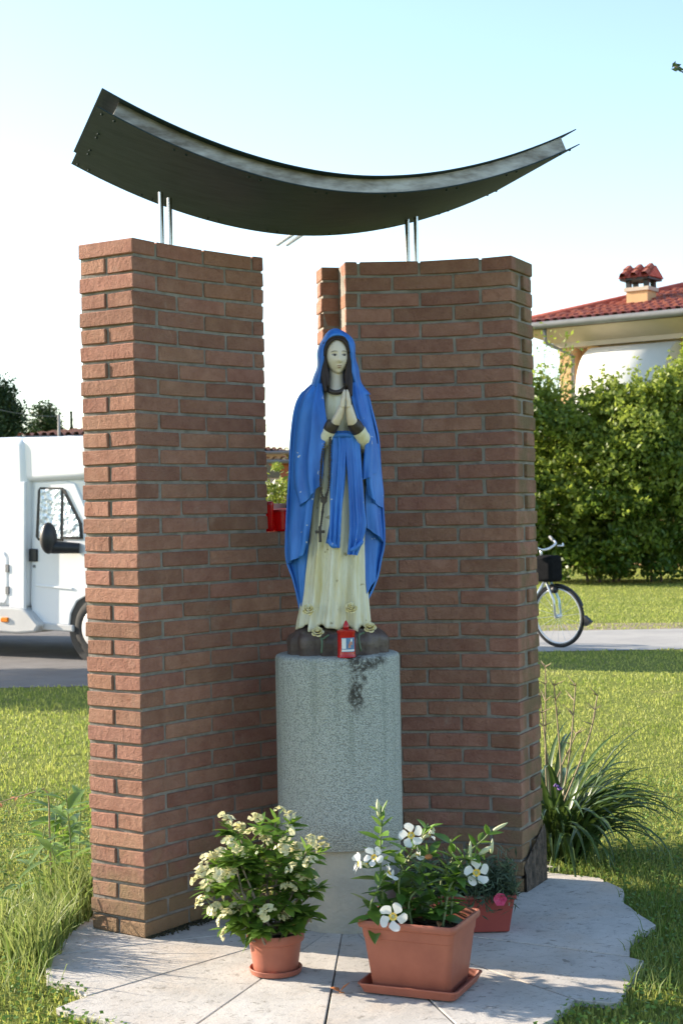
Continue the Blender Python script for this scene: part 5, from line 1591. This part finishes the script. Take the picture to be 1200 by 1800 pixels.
# ================================================================== BICYCLE on the right
BY = 17.7
MAT['cloth_black'] = M('black_canvas', (0.008, 0.008, 0.009), (0.014, 0.014, 0.015), 30, 0.95, spec=0.05)
bg_ = P(983, 1135, BY); bg_.z = GZ + .006
bike = thing('bicycle', 'silver city bicycle with a black bag on its handlebar beside the mossy wall end', 'bicycle', bg_)
hd = unitv((.72, -.69, 0)); hs = Vector((-hd.y, hd.x, 0)); up = Vector((0, 0, 1))
lean = unitv(up - hs * .05)
WR_ = .355
def bp(f_, s_, z_): return bg_ + hd * f_ + hs * s_ + lean * z_
def wheel(f_, steer=0.0):
    c = bp(f_, 0, WR_); d = (hd * math.cos(steer) + hs * math.sin(steer)); n = 40
    def ring(r0, rt, mat, name, parent):
        pts = [c + (d * math.cos(2 * math.pi * k / n) + lean * math.sin(2 * math.pi * k / n)) * r0 for k in range(n + 1)]
        return MB().tube(pts, rt, 8, caps=False).build(name, mat, parent, smooth=True)
    w = ring(WR_ - .018, .020, MAT['rubber'], 'wheel', bike)
    ring(WR_ - .045, .011, MAT['bike_silver'], 'rim', w)
    mb = MB()
    for k in range(18):
        a = 2 * math.pi * k / 18
        mb.tube([c + (d * math.cos(a) + lean * math.sin(a)) * .02, c + (d * math.cos(a + .12) + lean * math.sin(a + .12)) * (WR_ - .045)], .0016, 4)
    mb.build('spokes', MAT['bike_silver'], w)
    s_ = d.cross(lean)
    MB().tube([c - s_ * .05, c + s_ * .05], .022, 10).build('hub', MAT['bike_silver'], w, smooth=True)
    # mudguard
    v = []; f = []; m_ = 22
    for i in range(m_ + 1):
        a = R(20 + 165 * i / m_) if f_ == 0 else R(0 + 180 * i / m_)
        rr = d * math.cos(a) + lean * math.sin(a)
        for e, dr in ((-1, -.012), (0, .0), (1, -.012)): v.append(c + rr * (WR_ + .016 + dr) + s_ * (.026 * e))
    for i in range(m_):
        b_ = i * 3; f += [(b_, b_ + 1, b_ + 4, b_ + 3), (b_ + 1, b_ + 2, b_ + 5, b_ + 4)]
    g = MB().add(v, f).build('mudguard', MAT['black'], bike, smooth=True)
    return c, d
c1, d1 = wheel(0.0)
c2, d2 = wheel(-1.06)
MB().prism([c1 + d1 * (WR_ + .012) + up * .02 + hs * .03, c1 + d1 * (WR_ + .10) - up * .05 + hs * .03, c1 + d1 * (WR_ + .02) - up * .10 + hs * .03], hs * -.06).build('mud_flap', MAT['black'], bike)
for e in (-1, 1):
    MB().tube([c1 + hs * .055 * e, c1 + hs * .052 * e + up * .18 - hd * .02, bp(-.10, .045 * e, WR_ + .36), bp(-.12, .02 * e, WR_ + .42)], [.012, .014, .015, .015], 8).build('fork_blade', MAT['bike_silver' if e < 0 else 'bike_blue'], bike, smooth=True)
MB().tube([bp(-.12, 0, WR_ + .40), bp(-.19, 0, WR_ + .68)], .018, 10).build('head_tube', MAT['bike_silver'], bike, smooth=True)
MB().tube([bp(-.14, 0, WR_ + .42), bp(-.42, 0, WR_ + .05), bp(-.60, 0, WR_ - .05)], .019, 10).build('down_tube', MAT['bike_silver'], bike, smooth=True)
MB().tube([bp(-.60, 0, WR_ - .05), bp(-.74, 0, WR_ + .50)], .016, 10).build('seat_tube', MAT['bike_silver'], bike, smooth=True)
MB().tube([bp(-.60, 0, WR_ - .05), bp(-1.06, .05, WR_)], .010, 8).tube([bp(-.70, 0, WR_ + .32), bp(-1.06, .05, WR_)], .009, 8).build('rear_stay', MAT['bike_silver'], bike, smooth=True)
MB().sphere(bp(-.80, 0, WR_ + .55), .1, 12, 8, (1.2, 1.0, .45)).build('saddle', MAT['black'], bike, smooth=True)
MB().tube([bp(-.60, -.09, WR_ - .05), bp(-.60, .09, WR_ - .05)], .06, 16).build('crank', MAT['bike_silver'], bike, smooth=True, auto=40)
# handlebar seen from ahead: stem, swept bar, grips and brake lever
MB().tube([bp(-.19, 0, WR_ + .66), bp(-.20, 0, WR_ + .76)], .014, 8).build('stem', MAT['bike_silver'], bike, smooth=True)
hb = [bp(-.40, -.29, WR_ + .80), bp(-.22, -.24, WR_ + .82), bp(-.15, -.12, WR_ + .77), bp(-.17, 0, WR_ + .75), bp(-.15, .12, WR_ + .77), bp(-.16, .24, WR_ + .82), bp(-.28, .33, WR_ + .87)]
MB().tube(spl([tuple(p) for p in hb], 24), .013, 8).build('handlebar', MAT['bike_silver'], bike, smooth=True)
MB().tube([hb[-1] - (hb[-1] - hb[-2]) * .5, hb[-1] + (hb[-1] - hb[-2]) * .4], .018, 8).build('grip', MAT['gutter'], bike, smooth=True)
MB().tube([hb[0] - (hb[0] - hb[1]) * .5, hb[0] + (hb[0] - hb[1]) * .2], .018, 8).build('grip', MAT['gutter'], bike, smooth=True)
MB().tube([bp(-.12, .22, WR_ + .79), bp(-.10, .30, WR_ + .79), bp(-.16, .38, WR_ + .81)], .011, 6).build('brake_lever', MAT['bike_silver'], bike, smooth=True)
MB().box(bp(-.08, -.02, WR_ + .54), (.22, .24, .30), rot=Matrix((hd, hs, lean)).transposed()).build('handlebar_bag', MAT['cloth_black'], bike, bevel=.04, seg=3, smooth=True, auto=60)
MB().sphere(c1 + up * .30 - hd * .02 + hs * -.03, .045, 10, 8).build('front_lamp', MAT['black'], bike, smooth=True)

# ================================================================== SHRUBS and HOUSE on the right
HY = 33.0
def px_at(px, py, Y): return P(px, py, Y)
def shrub(name, label, cx, Y, w, hgt, n, size, depth=1.6, nl=46, lr=.55, z0=.0, cat='shrub', group=None, tlo=0., thi=1., mat='hedge_leaf', trunk=True):
    c = P(cx, 1000, Y); b_ = Vector((c.x, Y, GZ))
    t = thing(name, label, cat, b_, 0, group)
    cc = (b_.x, b_.y, z0 + (hgt - z0) * .52)
    C, N = crown_points(cc, (w / 2, depth, (hgt - z0) * .48), n, nl, lr, -.85)
    C[:, 2] = np.maximum(C[:, 2], .02)
    tint = np.clip(RNG.uniform(tlo, thi, len(C)) * .8 + RNG.normal(.1, .1, len(C)), 0, 1)
    leaf_cloud('crown', C, N, size, MAT[mat], t, tint, aspect=.55, jit=.55)
    if trunk:
        mb = MB()
        for k in range(5):
            a = random.uniform(0, 6.28)
            q = [b_ + Vector((.12 * math.cos(a), .12 * math.sin(a), 0)), b_ + Vector((w * .12 * math.cos(a), depth * .2 * math.sin(a), hgt * .4)), b_ + Vector((w * .3 * math.cos(a), depth * .5 * math.sin(a), hgt * .75))]
            mb.tube(spl([tuple(p) for p in q], 8), list(np.linspace(.06, .015, 8)), 6)
        mb.build('trunk', MAT['bark'], t)
    return t
gh = 'tall shrubs in front of the apricot house'
def hedge_shrub(label, x0, x1, Y, tops, n, depth=1.7, size=.125):
    """shrub filled from the ground to an uneven top given as (px, py) points"""
    c = P((x0 + x1) / 2, 1000, Y); b_ = Vector((c.x, Y, GZ))
    t = thing('shrub', label, 'shrub', b_, 0, gh)
    tx = [P(px, 1000, Y).x for px, py in tops]; tz = [P(px, py, Y).z for px, py in tops]
    nl = int(120 * (P(x1, 1000, Y).x - P(x0, 1000, Y).x) / 1.6)
    lx = RNG.uniform(P(x0, 1000, Y).x, P(x1, 1000, Y).x, nl); tp = np.interp(lx, tx, tz)
    lz = .25 + (tp - .5) * RNG.uniform(0, 1, nl) ** .8
    ly = b_.y + RNG.uniform(-1, .8, nl) * depth * np.sqrt(np.clip(1.05 - (lz / tp) ** 2.5, .06, 1)) * np.where(lz < 1.3, .8, 1.0)
    low_ = RNG.uniform(0, 1, nl) < .22; lz = np.where(low_, RNG.uniform(.12, .8, nl), lz)
    lr = RNG.uniform(.2, .66, nl) * np.where(low_, .8, 1)
    lr = np.minimum(lr, np.maximum(tp - lz, .2))
    lt = RNG.uniform(0, .6, nl) + .25 * (lz / tp)  # higher lobes get paler leaves: light from above painted into the colour
    wgt = lr ** 2; i = RNG.choice(nl, n, p=wgt / wgt.sum()); d = unit(RNG.normal(0, 1, (n, 3))); d[:, 2] = np.where(d[:, 2] < -.35, -d[:, 2], d[:, 2])
    C = np.stack([lx, ly, lz], 1)[i] + d * lr[i][:, None] * RNG.uniform(.72, 1.1, n)[:, None]
    C[:, 2] = np.maximum(C[:, 2], .03)
    # upright and drooping shoots that break the outline
    ns = 230; k = 18
    sx = RNG.uniform(P(x0, 1000, Y).x, P(x1, 1000, Y).x, ns); sz = np.interp(sx, tx, tz) * np.where(RNG.uniform(0, 1, ns) < .45, RNG.uniform(.9, 1.02, ns), RNG.uniform(.35, .9, ns))
    sy = b_.y - depth * RNG.uniform(.2, .95, ns) * np.sqrt(np.clip(1.05 - (sz / np.interp(sx, tx, tz)) ** 2, .05, 1))
    dr = unit(np.stack([RNG.normal(0, .4, ns), RNG.normal(-.5, .4, ns), RNG.normal(.45, .7, ns)], 1))
    tt = np.linspace(0, .62, k)
    S_ = (np.stack([sx, sy, sz], 1)[:, None, :] + dr[:, None, :] * tt[None, :, None]).reshape(-1, 3) + RNG.normal(0, .035, (ns * k, 3))
    S_[:, 2] -= np.tile(tt ** 2 * .35, ns); S_[:, 2] = np.maximum(S_[:, 2], .05)
    C = np.vstack([C, S_]); N = np.vstack([d * .5 + RNG.normal(0, .7, d.shape) + np.array([-.25, 0, .3]), RNG.normal(0, .5, (len(S_), 3)) + np.array([-.2, -.3, .6])])
    tint = np.clip(np.concatenate([lt[i] + RNG.normal(0, .14, n), RNG.uniform(.35, 1.0, len(S_))]) + .25 * (C[:, 2] / 4.5 - .5), 0, 1)  # height term adds the lit top and shaded foot to the leaf colour
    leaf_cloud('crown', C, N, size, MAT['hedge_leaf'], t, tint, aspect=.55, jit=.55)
    mb = MB()
    for k in range(4):
        q = [b_ + Vector((random.uniform(-.5, .5), random.uniform(-.3, .3), 0)), b_ + Vector((random.uniform(-.8, .8), random.uniform(-.5, .5), 1.6)), b_ + Vector((random.uniform(-1, 1), random.uniform(-.6, .6), 2.6))]
        mb.tube(spl([tuple(p) for p in q], 8), list(np.linspace(.03, .01, 8)), 6)
    mb.build('trunk', MAT['bark'], t)
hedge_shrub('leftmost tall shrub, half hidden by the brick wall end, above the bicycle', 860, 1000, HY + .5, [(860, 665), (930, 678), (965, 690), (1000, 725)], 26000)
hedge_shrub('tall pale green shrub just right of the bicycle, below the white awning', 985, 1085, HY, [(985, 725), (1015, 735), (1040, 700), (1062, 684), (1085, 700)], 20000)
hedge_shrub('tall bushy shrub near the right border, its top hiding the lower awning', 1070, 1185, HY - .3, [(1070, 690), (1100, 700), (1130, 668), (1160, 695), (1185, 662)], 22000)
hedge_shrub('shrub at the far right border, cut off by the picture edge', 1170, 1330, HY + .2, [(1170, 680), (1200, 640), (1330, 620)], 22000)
# loose airy sprigs rising beside the house corner
sb = P(962, 1000, HY + 1.2); sb.z = GZ
sp = thing('sapling', 'thin airy sapling with sparse leaves against the sky beside the house corner', 'tree', sb)
mb = MB(); Cs = []
for k in range(9):
    x1 = random.uniform(944, 1008); y1 = random.uniform(578, 655)
    q = spl([tuple(sb + Vector((0, 0, 2.0))), tuple(P((962 + x1) / 2, 690, HY + 1.2)), tuple(P(x1, y1, HY + 1.2))], 14)
    mb.tube(q, list(np.linspace(.02, .004, 14)), 5)
    for j in range(60):
        Cs.append(q[int(RNG.uniform(5, 14))] + RNG.normal(0, .13, 3))
mb.tube([sb, sb + Vector((0, 0, 2.1))], [.05, .025], 6)
mb.build('trunk', MAT['bark'], sp)
leaf_cloud('crown', np.array(Cs), np.tile([-.3, -.3, .5], (len(Cs), 1)), .12, MAT['hedge_leaf'], sp, RNG.uniform(.3, 1, len(Cs)), aspect=.5, jit=.7)

hx = P(988, 900, 42.0); hx.z = GZ
house = thing('house', 'apricot two storey house with red tiled hip roof and white awning behind the shrubs', 'house', hx)
ha = R(-35)
hu = Vector((math.cos(ha), math.sin(ha), 0)); hn = Vector((-math.sin(ha), math.cos(ha), 0))      # along the front wall, into the house
def hpt(u, w, z): return hx + hu * u + hn * w + Vector((0, 0, z))
def hbox(name, u0, u1, w0, w1, z0, z1, mat, parent=None, bevel=0):
    q = [hpt(u0, w0, z0), hpt(u1, w0, z0), hpt(u1, w1, z0), hpt(u0, w1, z0)]
    return MB().prism(q, (0, 0, z1 - z0)).build(name, mat, parent or house, bevel=bevel)
EV = 6.25                                      # eave height
hbox('wall', 0, .40, 0, .4, 0, 5.85, MAT['stucco'])                     # corner pier
hbox('wall', .40, 11, .55, 9, 0, 5.85, MAT['stucco'])                    # recessed wall
hbox('wall', 0, .398, .402, 9, 0, 5.848, MAT['stucco'])
hbox('pillar', .78, 1.12, .10, .45, 0, 5.85, MAT['stucco'])
hbox('pillar', 3.55, 11, .12, .548, 0, 5.85, MAT['stucco'])
hbox('balcony_wall', .402, 3.548, .06, .2, 0, 3.55, MAT['stucco'])
hbox('frieze', -.12, 11.2, -.12, 9.2, 5.852, 5.98, MAT['stucco_pale'])
# sloping eave soffit
q = lambda o, z: [hpt(-o, -o, z), hpt(11.2 + o, -o, z), hpt(11.2 + o, 9.2 + o, z), hpt(-o, 9.2 + o, z)]
v = q(.12, 5.982) + q(.85, 6.30)
MB().add(v, [(3, 2, 1, 0), (0, 1, 5, 4), (1, 2, 6, 5), (2, 3, 7, 6), (3, 0, 4, 7), (4, 5, 6, 7)]).build('soffit', MAT['stucco_pale'], house)
MB().tube([hpt(-1.0, -.95, 6.40), hpt(12.2, -.95, 6.40)], .10, 10).build('gutter', MAT['gutter'], house, smooth=True, auto=50)
MB().tube([hpt(-.95, -1.0, 6.40), hpt(-.95, 10.2, 6.40)], .10, 10).build('gutter', MAT['gutter'], house, smooth=True, auto=50)
MB().tube([hpt(.02, -.88, 6.34), hpt(.02, -.82, 5.95), hpt(.42, -.06, 5.62), hpt(.42, -.06, 0)], .055, 8).build('downpipe', MAT['gutter'], house, smooth=True)
# hip roof: planes plus rows of tiles near the eave side that shows
RH, RU, RW = 7.75, 4.2, 4.9
e0, e1, e2, e3 = hpt(-.95, -.95, 6.43), hpt(12.2, -.95, 6.43), hpt(12.2, 10.2, 6.43), hpt(-.95, 10.2, 6.43)
r0, r1 = hpt(RU, RW, RH + .35), hpt(12.2 - RU, RW, RH + .35)
MB().add([e0, e1, e2, e3, r0, r1], [(0, 1, 5, 4), (1, 2, 5), (2, 3, 4, 5), (3, 0, 4), (3, 2, 1, 0)]).build('roof', MAT['tile'], house)
tile_me = None
def tile_rows(a, b_, c, d, rows, mat, parent, label='roof_tiles'):
    """half-round tile courses between eave a-b and ridge d-c as one relief"""
    mb = MB(); a, b_, c, d = Vector(a), Vector(b_), Vector(c), Vector(d)
    nn = (b_ - a).cross(d - a).normalized()
    if nn.z < 0: nn = -nn
    W = (b_ - a).length; n = int(W / .24); cols = []
    for k in range(n):
        s = (k + .5) / n
        p0 = a.lerp(b_, s)
        # clip against the hip edges a-d and b-c: height fraction allowed
        ex = (b_ - a).normalized()
        da = (d - a).dot(ex); db = (b_ - c).dot(ex)
        x = s * W
        t = min(1.0, x / da if da > 1e-6 else 1.0, (W - x) / db if db > 1e-6 else 1.0)
        upv = (d - a) - ex * da
        p1 = p0 + upv * t
        m_ = max(1, int(rows * t))
        pts = []; rr = []
        for j in range(m_):
            pts += [p0.lerp(p1, j / m_) + nn * .045, p0.lerp(p1, (j + .999) / m_) + nn * .012]; rr += [.10, .085]
        mb.tube(pts, rr, 6, caps=False)
    return mb.build(label, mat, parent, smooth=True, auto=40)
MAT['tile2'] = M('red_tile_courses', (0.23, 0.055, 0.042), (0.38, 0.135, 0.09), 3.5, 0.8, 0.01, 30)
prop(tile_rows(e0, e1, r1, r0, 14, MAT['tile2'], house), kind='stuff')
prop(tile_rows(e3, e0, r0, r0, 14, MAT['tile2'], house), kind='stuff')
MB().tube([e0 + Vector((0, 0, .06)), r0 + Vector((0, 0, .1))], .12, 8).tube([r0 + Vector((0, 0, .1)), r1 + Vector((0, 0, .1))], .12, 8).build('ridge_tiles', MAT['tile'], house, smooth=True)
# chimney with its own little tiled roof
cq = P(1126, 515, 41.6); cu = (cq - hx).dot(hu); cw = (cq - hx).dot(hn)
ch = hbox('chimney', cu - .30, cu + .30, cw - .28, cw + .28, 6.2, 7.360, MAT['stucco'])
hbox('chimney_band', cu - .35, cu + .35, cw - .33, cw + .33, 7.280, 7.380, MAT['stucco_pale'], ch)
for su in (-1, 1):
    for sw in (-1, 1): hbox('chimney_post', cu + su * .25 - .06, cu + su * .25 + .06, cw + sw * .22 - .06, cw + sw * .22 + .06, 7.380, 7.560, MAT['black'], ch)
hbox('chimney_slab', cu - .42, cu + .42, cw - .42, cw + .42, 7.560, 7.620, MAT['black'], ch)
g0, g1, g2, g3 = hpt(cu - .46, cw - .46, 7.625), hpt(cu + .46, cw - .46, 7.625), hpt(cu + .46, cw + .46, 7.625), hpt(cu - .46, cw + .46, 7.625)
k0, k1 = hpt(cu - .44, cw, 7.940), hpt(cu + .44, cw, 7.940)
MB().add([g0, g1, g2, g3, k0, k1], [(0, 1, 5, 4), (1, 2, 5), (2, 3, 4, 5), (3, 0, 4), (3, 2, 1, 0)]).build('chimney_roof', MAT['tile'], ch)
tile_rows(g0, g1, k1, k0, 2, MAT['tile2'], ch, 'chimney_tiles')
# rounded awning over the balcony
prof = [(.06, 5.80), (-.25, 5.74), (-.62, 5.54), (-.92, 5.19), (-1.08, 4.7), (-1.12, 3.85)]
v = []; f = []
prof = spl(prof, 14)
for w, z in prof:
    for u in (1.0, 3.42): v.append(hpt(u, w, z))
for i in range(13): f.append((i * 2, i * 2 + 1, i * 2 + 3, i * 2 + 2))
aw = MB().add(v, f).build('awning', MAT['awning'], house, smooth=True, fix=False)
md = aw.modifiers.new('thickness', 'SOLIDIFY'); md.thickness = .012
for u in (1.0, 3.42):
    vs = [hpt(u, w, z) for w, z in prof] + [hpt(u, .06, 3.85)]
    MB().prism(vs, hu * .012).build('awning_cheek', MAT['awning'], aw)
hbox('window', 1.5, 3.0, .50, .56, 3.0, 5.0, MAT['glassdark'])
hbox('shutter', 4.4, 5.4, .06, .125, 3.2, 5.0, MAT['stucco_pale'])

# ================================================================== FAR LEFT: trees, roofs, pole and wire
def far_tree(label, px, Y, w, z0, z1, n, size, tlo, thi, nl=40, lr=.9, mat='tree_leaf', cone=False):
    b_ = P(px, 900, Y); b_.z = GZ
    t = thing('tree', label, 'tree', b_, 0, 'trees far behind the motorhome')
    if cone:
        k = RNG.uniform(0, 1, n) ** 1.3; a = RNG.uniform(0, 6.28, n); rr = w / 2 * (1 - k) * RNG.uniform(.6, 1.05, n)
        C = np.stack([b_.x + rr * np.cos(a), b_.y + rr * np.sin(a), z0 + k * (z1 - z0)], 1); N = np.stack([np.cos(a), np.sin(a), .5 + 0 * a], 1)
    else:
        C, N = crown_points((b_.x, b_.y, (z0 + z1) / 2), (w / 2 * .85, w / 2 * .85, (z1 - z0) / 2 * .85), n, nl, lr, -.9)
    leaf_cloud('crown', C, N, size, MAT[mat], t, np.clip(RNG.uniform(tlo, thi, len(C)), 0, 1), aspect=.6, jit=.6)
    MB().tube([b_, b_ + Vector((0, 0, (z0 + z1) / 2))], [w * .06, w * .03], 8).build('trunk', MAT['bark'], t, smooth=True)
zz = lambda py, Y, px=60: P(px, py, Y).z
far_tree('largest dark round tree at the left border, far behind the motorhome roof', 2, 60, 2.35, 1.5, zz(640, 60), 30000, .13, 0, .5, 120, .5)
far_tree('middle tree with a yellowish lower side between the dark tree and the cypress', 84, 64, 1.6, 1.8, zz(684, 64), 14000, .13, .15, .8, 70, .42)
far_tree('small pointed dark cypress just left of the brick pier', 129, 62, .75, .5, zz(724, 62), 3000, .13, 0, .5, cone=True)
far_tree('distant tree partly behind the left pier', 200, 66, 2.2, .5, zz(735, 66), 5000, .2, .1, .7, 40, .45)
far_tree('tree standing behind the roofs seen in the gap left of the blue mantle', 515, 75, 1.2, .5, zz(775, 75), 3000, .2, .1, .7, 30, .3)
def simple_house(name, label, px0, px1, Y, eave, ridge, wallm, depth=6.0, grp=None):
    a = P(px0, 900, Y); b_ = P(px1, 900, Y); a.z = b_.z = GZ
    t = thing(name, label, 'house', a, 0, grp)
    ze = zz(eave, Y, (px0 + px1) / 2); zr = zz(ridge, Y, (px0 + px1) / 2)
    MB().prism([a, b_, b_ + Vector((0, depth, 0)), a + Vector((0, depth, 0))], (0, 0, ze - GZ)).build('wall', wallm, t)
    o = .5
    v = [Vector((a.x - o, a.y - o, ze)), Vector((b_.x + o, a.y - o, ze)), Vector((b_.x + o, a.y + depth + o, ze)), Vector((a.x - o, a.y + depth + o, ze)),
         Vector((a.x + 1.0, a.y + depth / 2, zr)), Vector((b_.x - 1.0, a.y + depth / 2, zr))]
    v = [q + Vector((0, 0, .02)) for q in v]
    rf = MB().add(v, [(0, 1, 5, 4), (1, 2, 5), (2, 3, 4, 5), (3, 0, 4), (3, 2, 1, 0)]).build('roof', MAT['tile_old'], t)
    prop(tile_rows(v[0], v[1], v[5], v[4], 8, MAT['tile_old'], rf), kind='stuff')
    MB().tube([v[0] + Vector((0, -.06, -.03)), v[1] + Vector((0, -.06, -.03))], .07, 6).build('gutter', MAT['gutter'], t)
    return t, a, b_, ze
t, a, b_, ze = simple_house('low_house', 'low house with a pale tiled roof just above the motorhome', 66, 330, 48, 768, 748, MAT['wall_pale'])
for k in range(3): MB().box(a + Vector((1 + k * 1.4, -.01, 1.4)), (.8, .06, 1.1)).build('window', MAT['glassdark'], t)
t, a, b_, ze = simple_house('grey_house', 'house with a flat pale roof at the top of the gap beside the mantle', 440, 500, 58, 796, 784, MAT['wall_pale'])
MB().box(a + Vector((.9, -.02, ze - .55)), (.6, .06, .7)).build('window', MAT['glassdark'], t)
t, a, b_, ze = simple_house('red_house', 'red brick house with a lower tiled roof in the gap beside the mantle', 494, 560, 50, 811, 800, MAT['wall_red'])
MB().box(a + Vector((.5, -.02, ze - .8)), (.4, .06, .6)).build('window', MAT['glassdark'], t)
shrub('garden_shrub', 'yellowish garden shrub in the gap below the far roofs', 489, 36, .9, zz(815, 36, 490), 3000, .08, .6, 30, .22, tlo=.5, thi=1.2)
shrub('garden_bush', 'dark low bush in the gap above the plant trough', 484, 30, .7, zz(850, 30, 490), 2500, .07, .5, 26, .2, tlo=0, thi=.5)
pb = P(105, 900, 45); pb.z = GZ
pole = thing('utility_pole', 'thin pale utility pole with a wire rising above the low roof left of the pier', 'pole', pb)
ptop = P(104, 729, 45)
MB().tube([pb, ptop], [.05, .04], 8).build('pole', MAT['pole'], pole, smooth=True)
w0, w1, w2 = P(-60, 703, 45), ptop + Vector((0, 0, -.05)), P(620, 745, 45)
for s, e in ((w0, w1), (w1, w2)):
    MB().tube([s.lerp(e, t) + Vector((0, 0, -.12 * 4 * t * (1 - t))) for t in np.linspace(0, 1, 12)], .008, 5).build('wire', MAT['gutter'], pole)

# ================================================================== tree outside the frame whose twig tip shows at the upper right, and the one that shades the road
xb = Vector((4.2, 9.2, GZ))
tw = thing('overhanging_tree', 'twig tip with a few dark leaves reaching in at the upper right corner', 'tree', xb)
tip = P(1184, 116, 9.0)
mb = MB().tube(spl([tuple(xb), tuple(xb + Vector((.05, 0, 2.0))), tuple(xb + Vector((-.1, 0, 3.4))), tuple(xb + Vector((0, .1, 4.8)))], 16), list(np.linspace(.09, .03, 16)), 8)
br0 = xb + Vector((-.1, 0, 3.4)); brq = spl([tuple(br0), tuple((br0 + tip) / 2 + Vector((0, 0, .25))), tuple(P(1215, 128, 9.0)), tuple(tip)], 20)
mb.tube(brq, list(np.linspace(.022, .003, 20)), 6)
mb.build('trunk', MAT['bark'], tw, smooth=True)
C, N = crown_points((xb.x + .3, xb.y, 4.9), (.9, .9, .9), 3500, 24, .45)
C2 = np.array([tuple(P(x, y, 9.0 + random.uniform(-.03, .03))) for x, y in ((1184, 113), (1188, 118), (1191, 114), (1195, 121), (1186, 121), (1203, 126), (1208, 120), (1215, 130))])
C = np.vstack([C, C2]); N = np.vstack([N, np.tile([0, -1, .3], (len(C2), 1))])
leaf_cloud('crown', C, N, .035 if False else .05, MAT['tree_leaf'], tw, RNG.uniform(0, .8, len(C)), aspect=.5)
sb2 = Vector((-11.6, 18.2, GZ))
sh = thing('roadside_tree', 'round roadside tree left of the motorhome, outside the picture', 'tree', sb2)
C, N = crown_points((sb2.x, sb2.y, 4.1), (1.6, 1.6, 1.0), 9000, 40, .55)
leaf_cloud('crown', C, N, .16, MAT['tree_leaf'], sh, RNG.uniform(0, .8, len(C)))
MB().tube([sb2, sb2 + Vector((0, 0, 4))], [.14, .07], 8).build('trunk', MAT['bark'], sh, smooth=True)
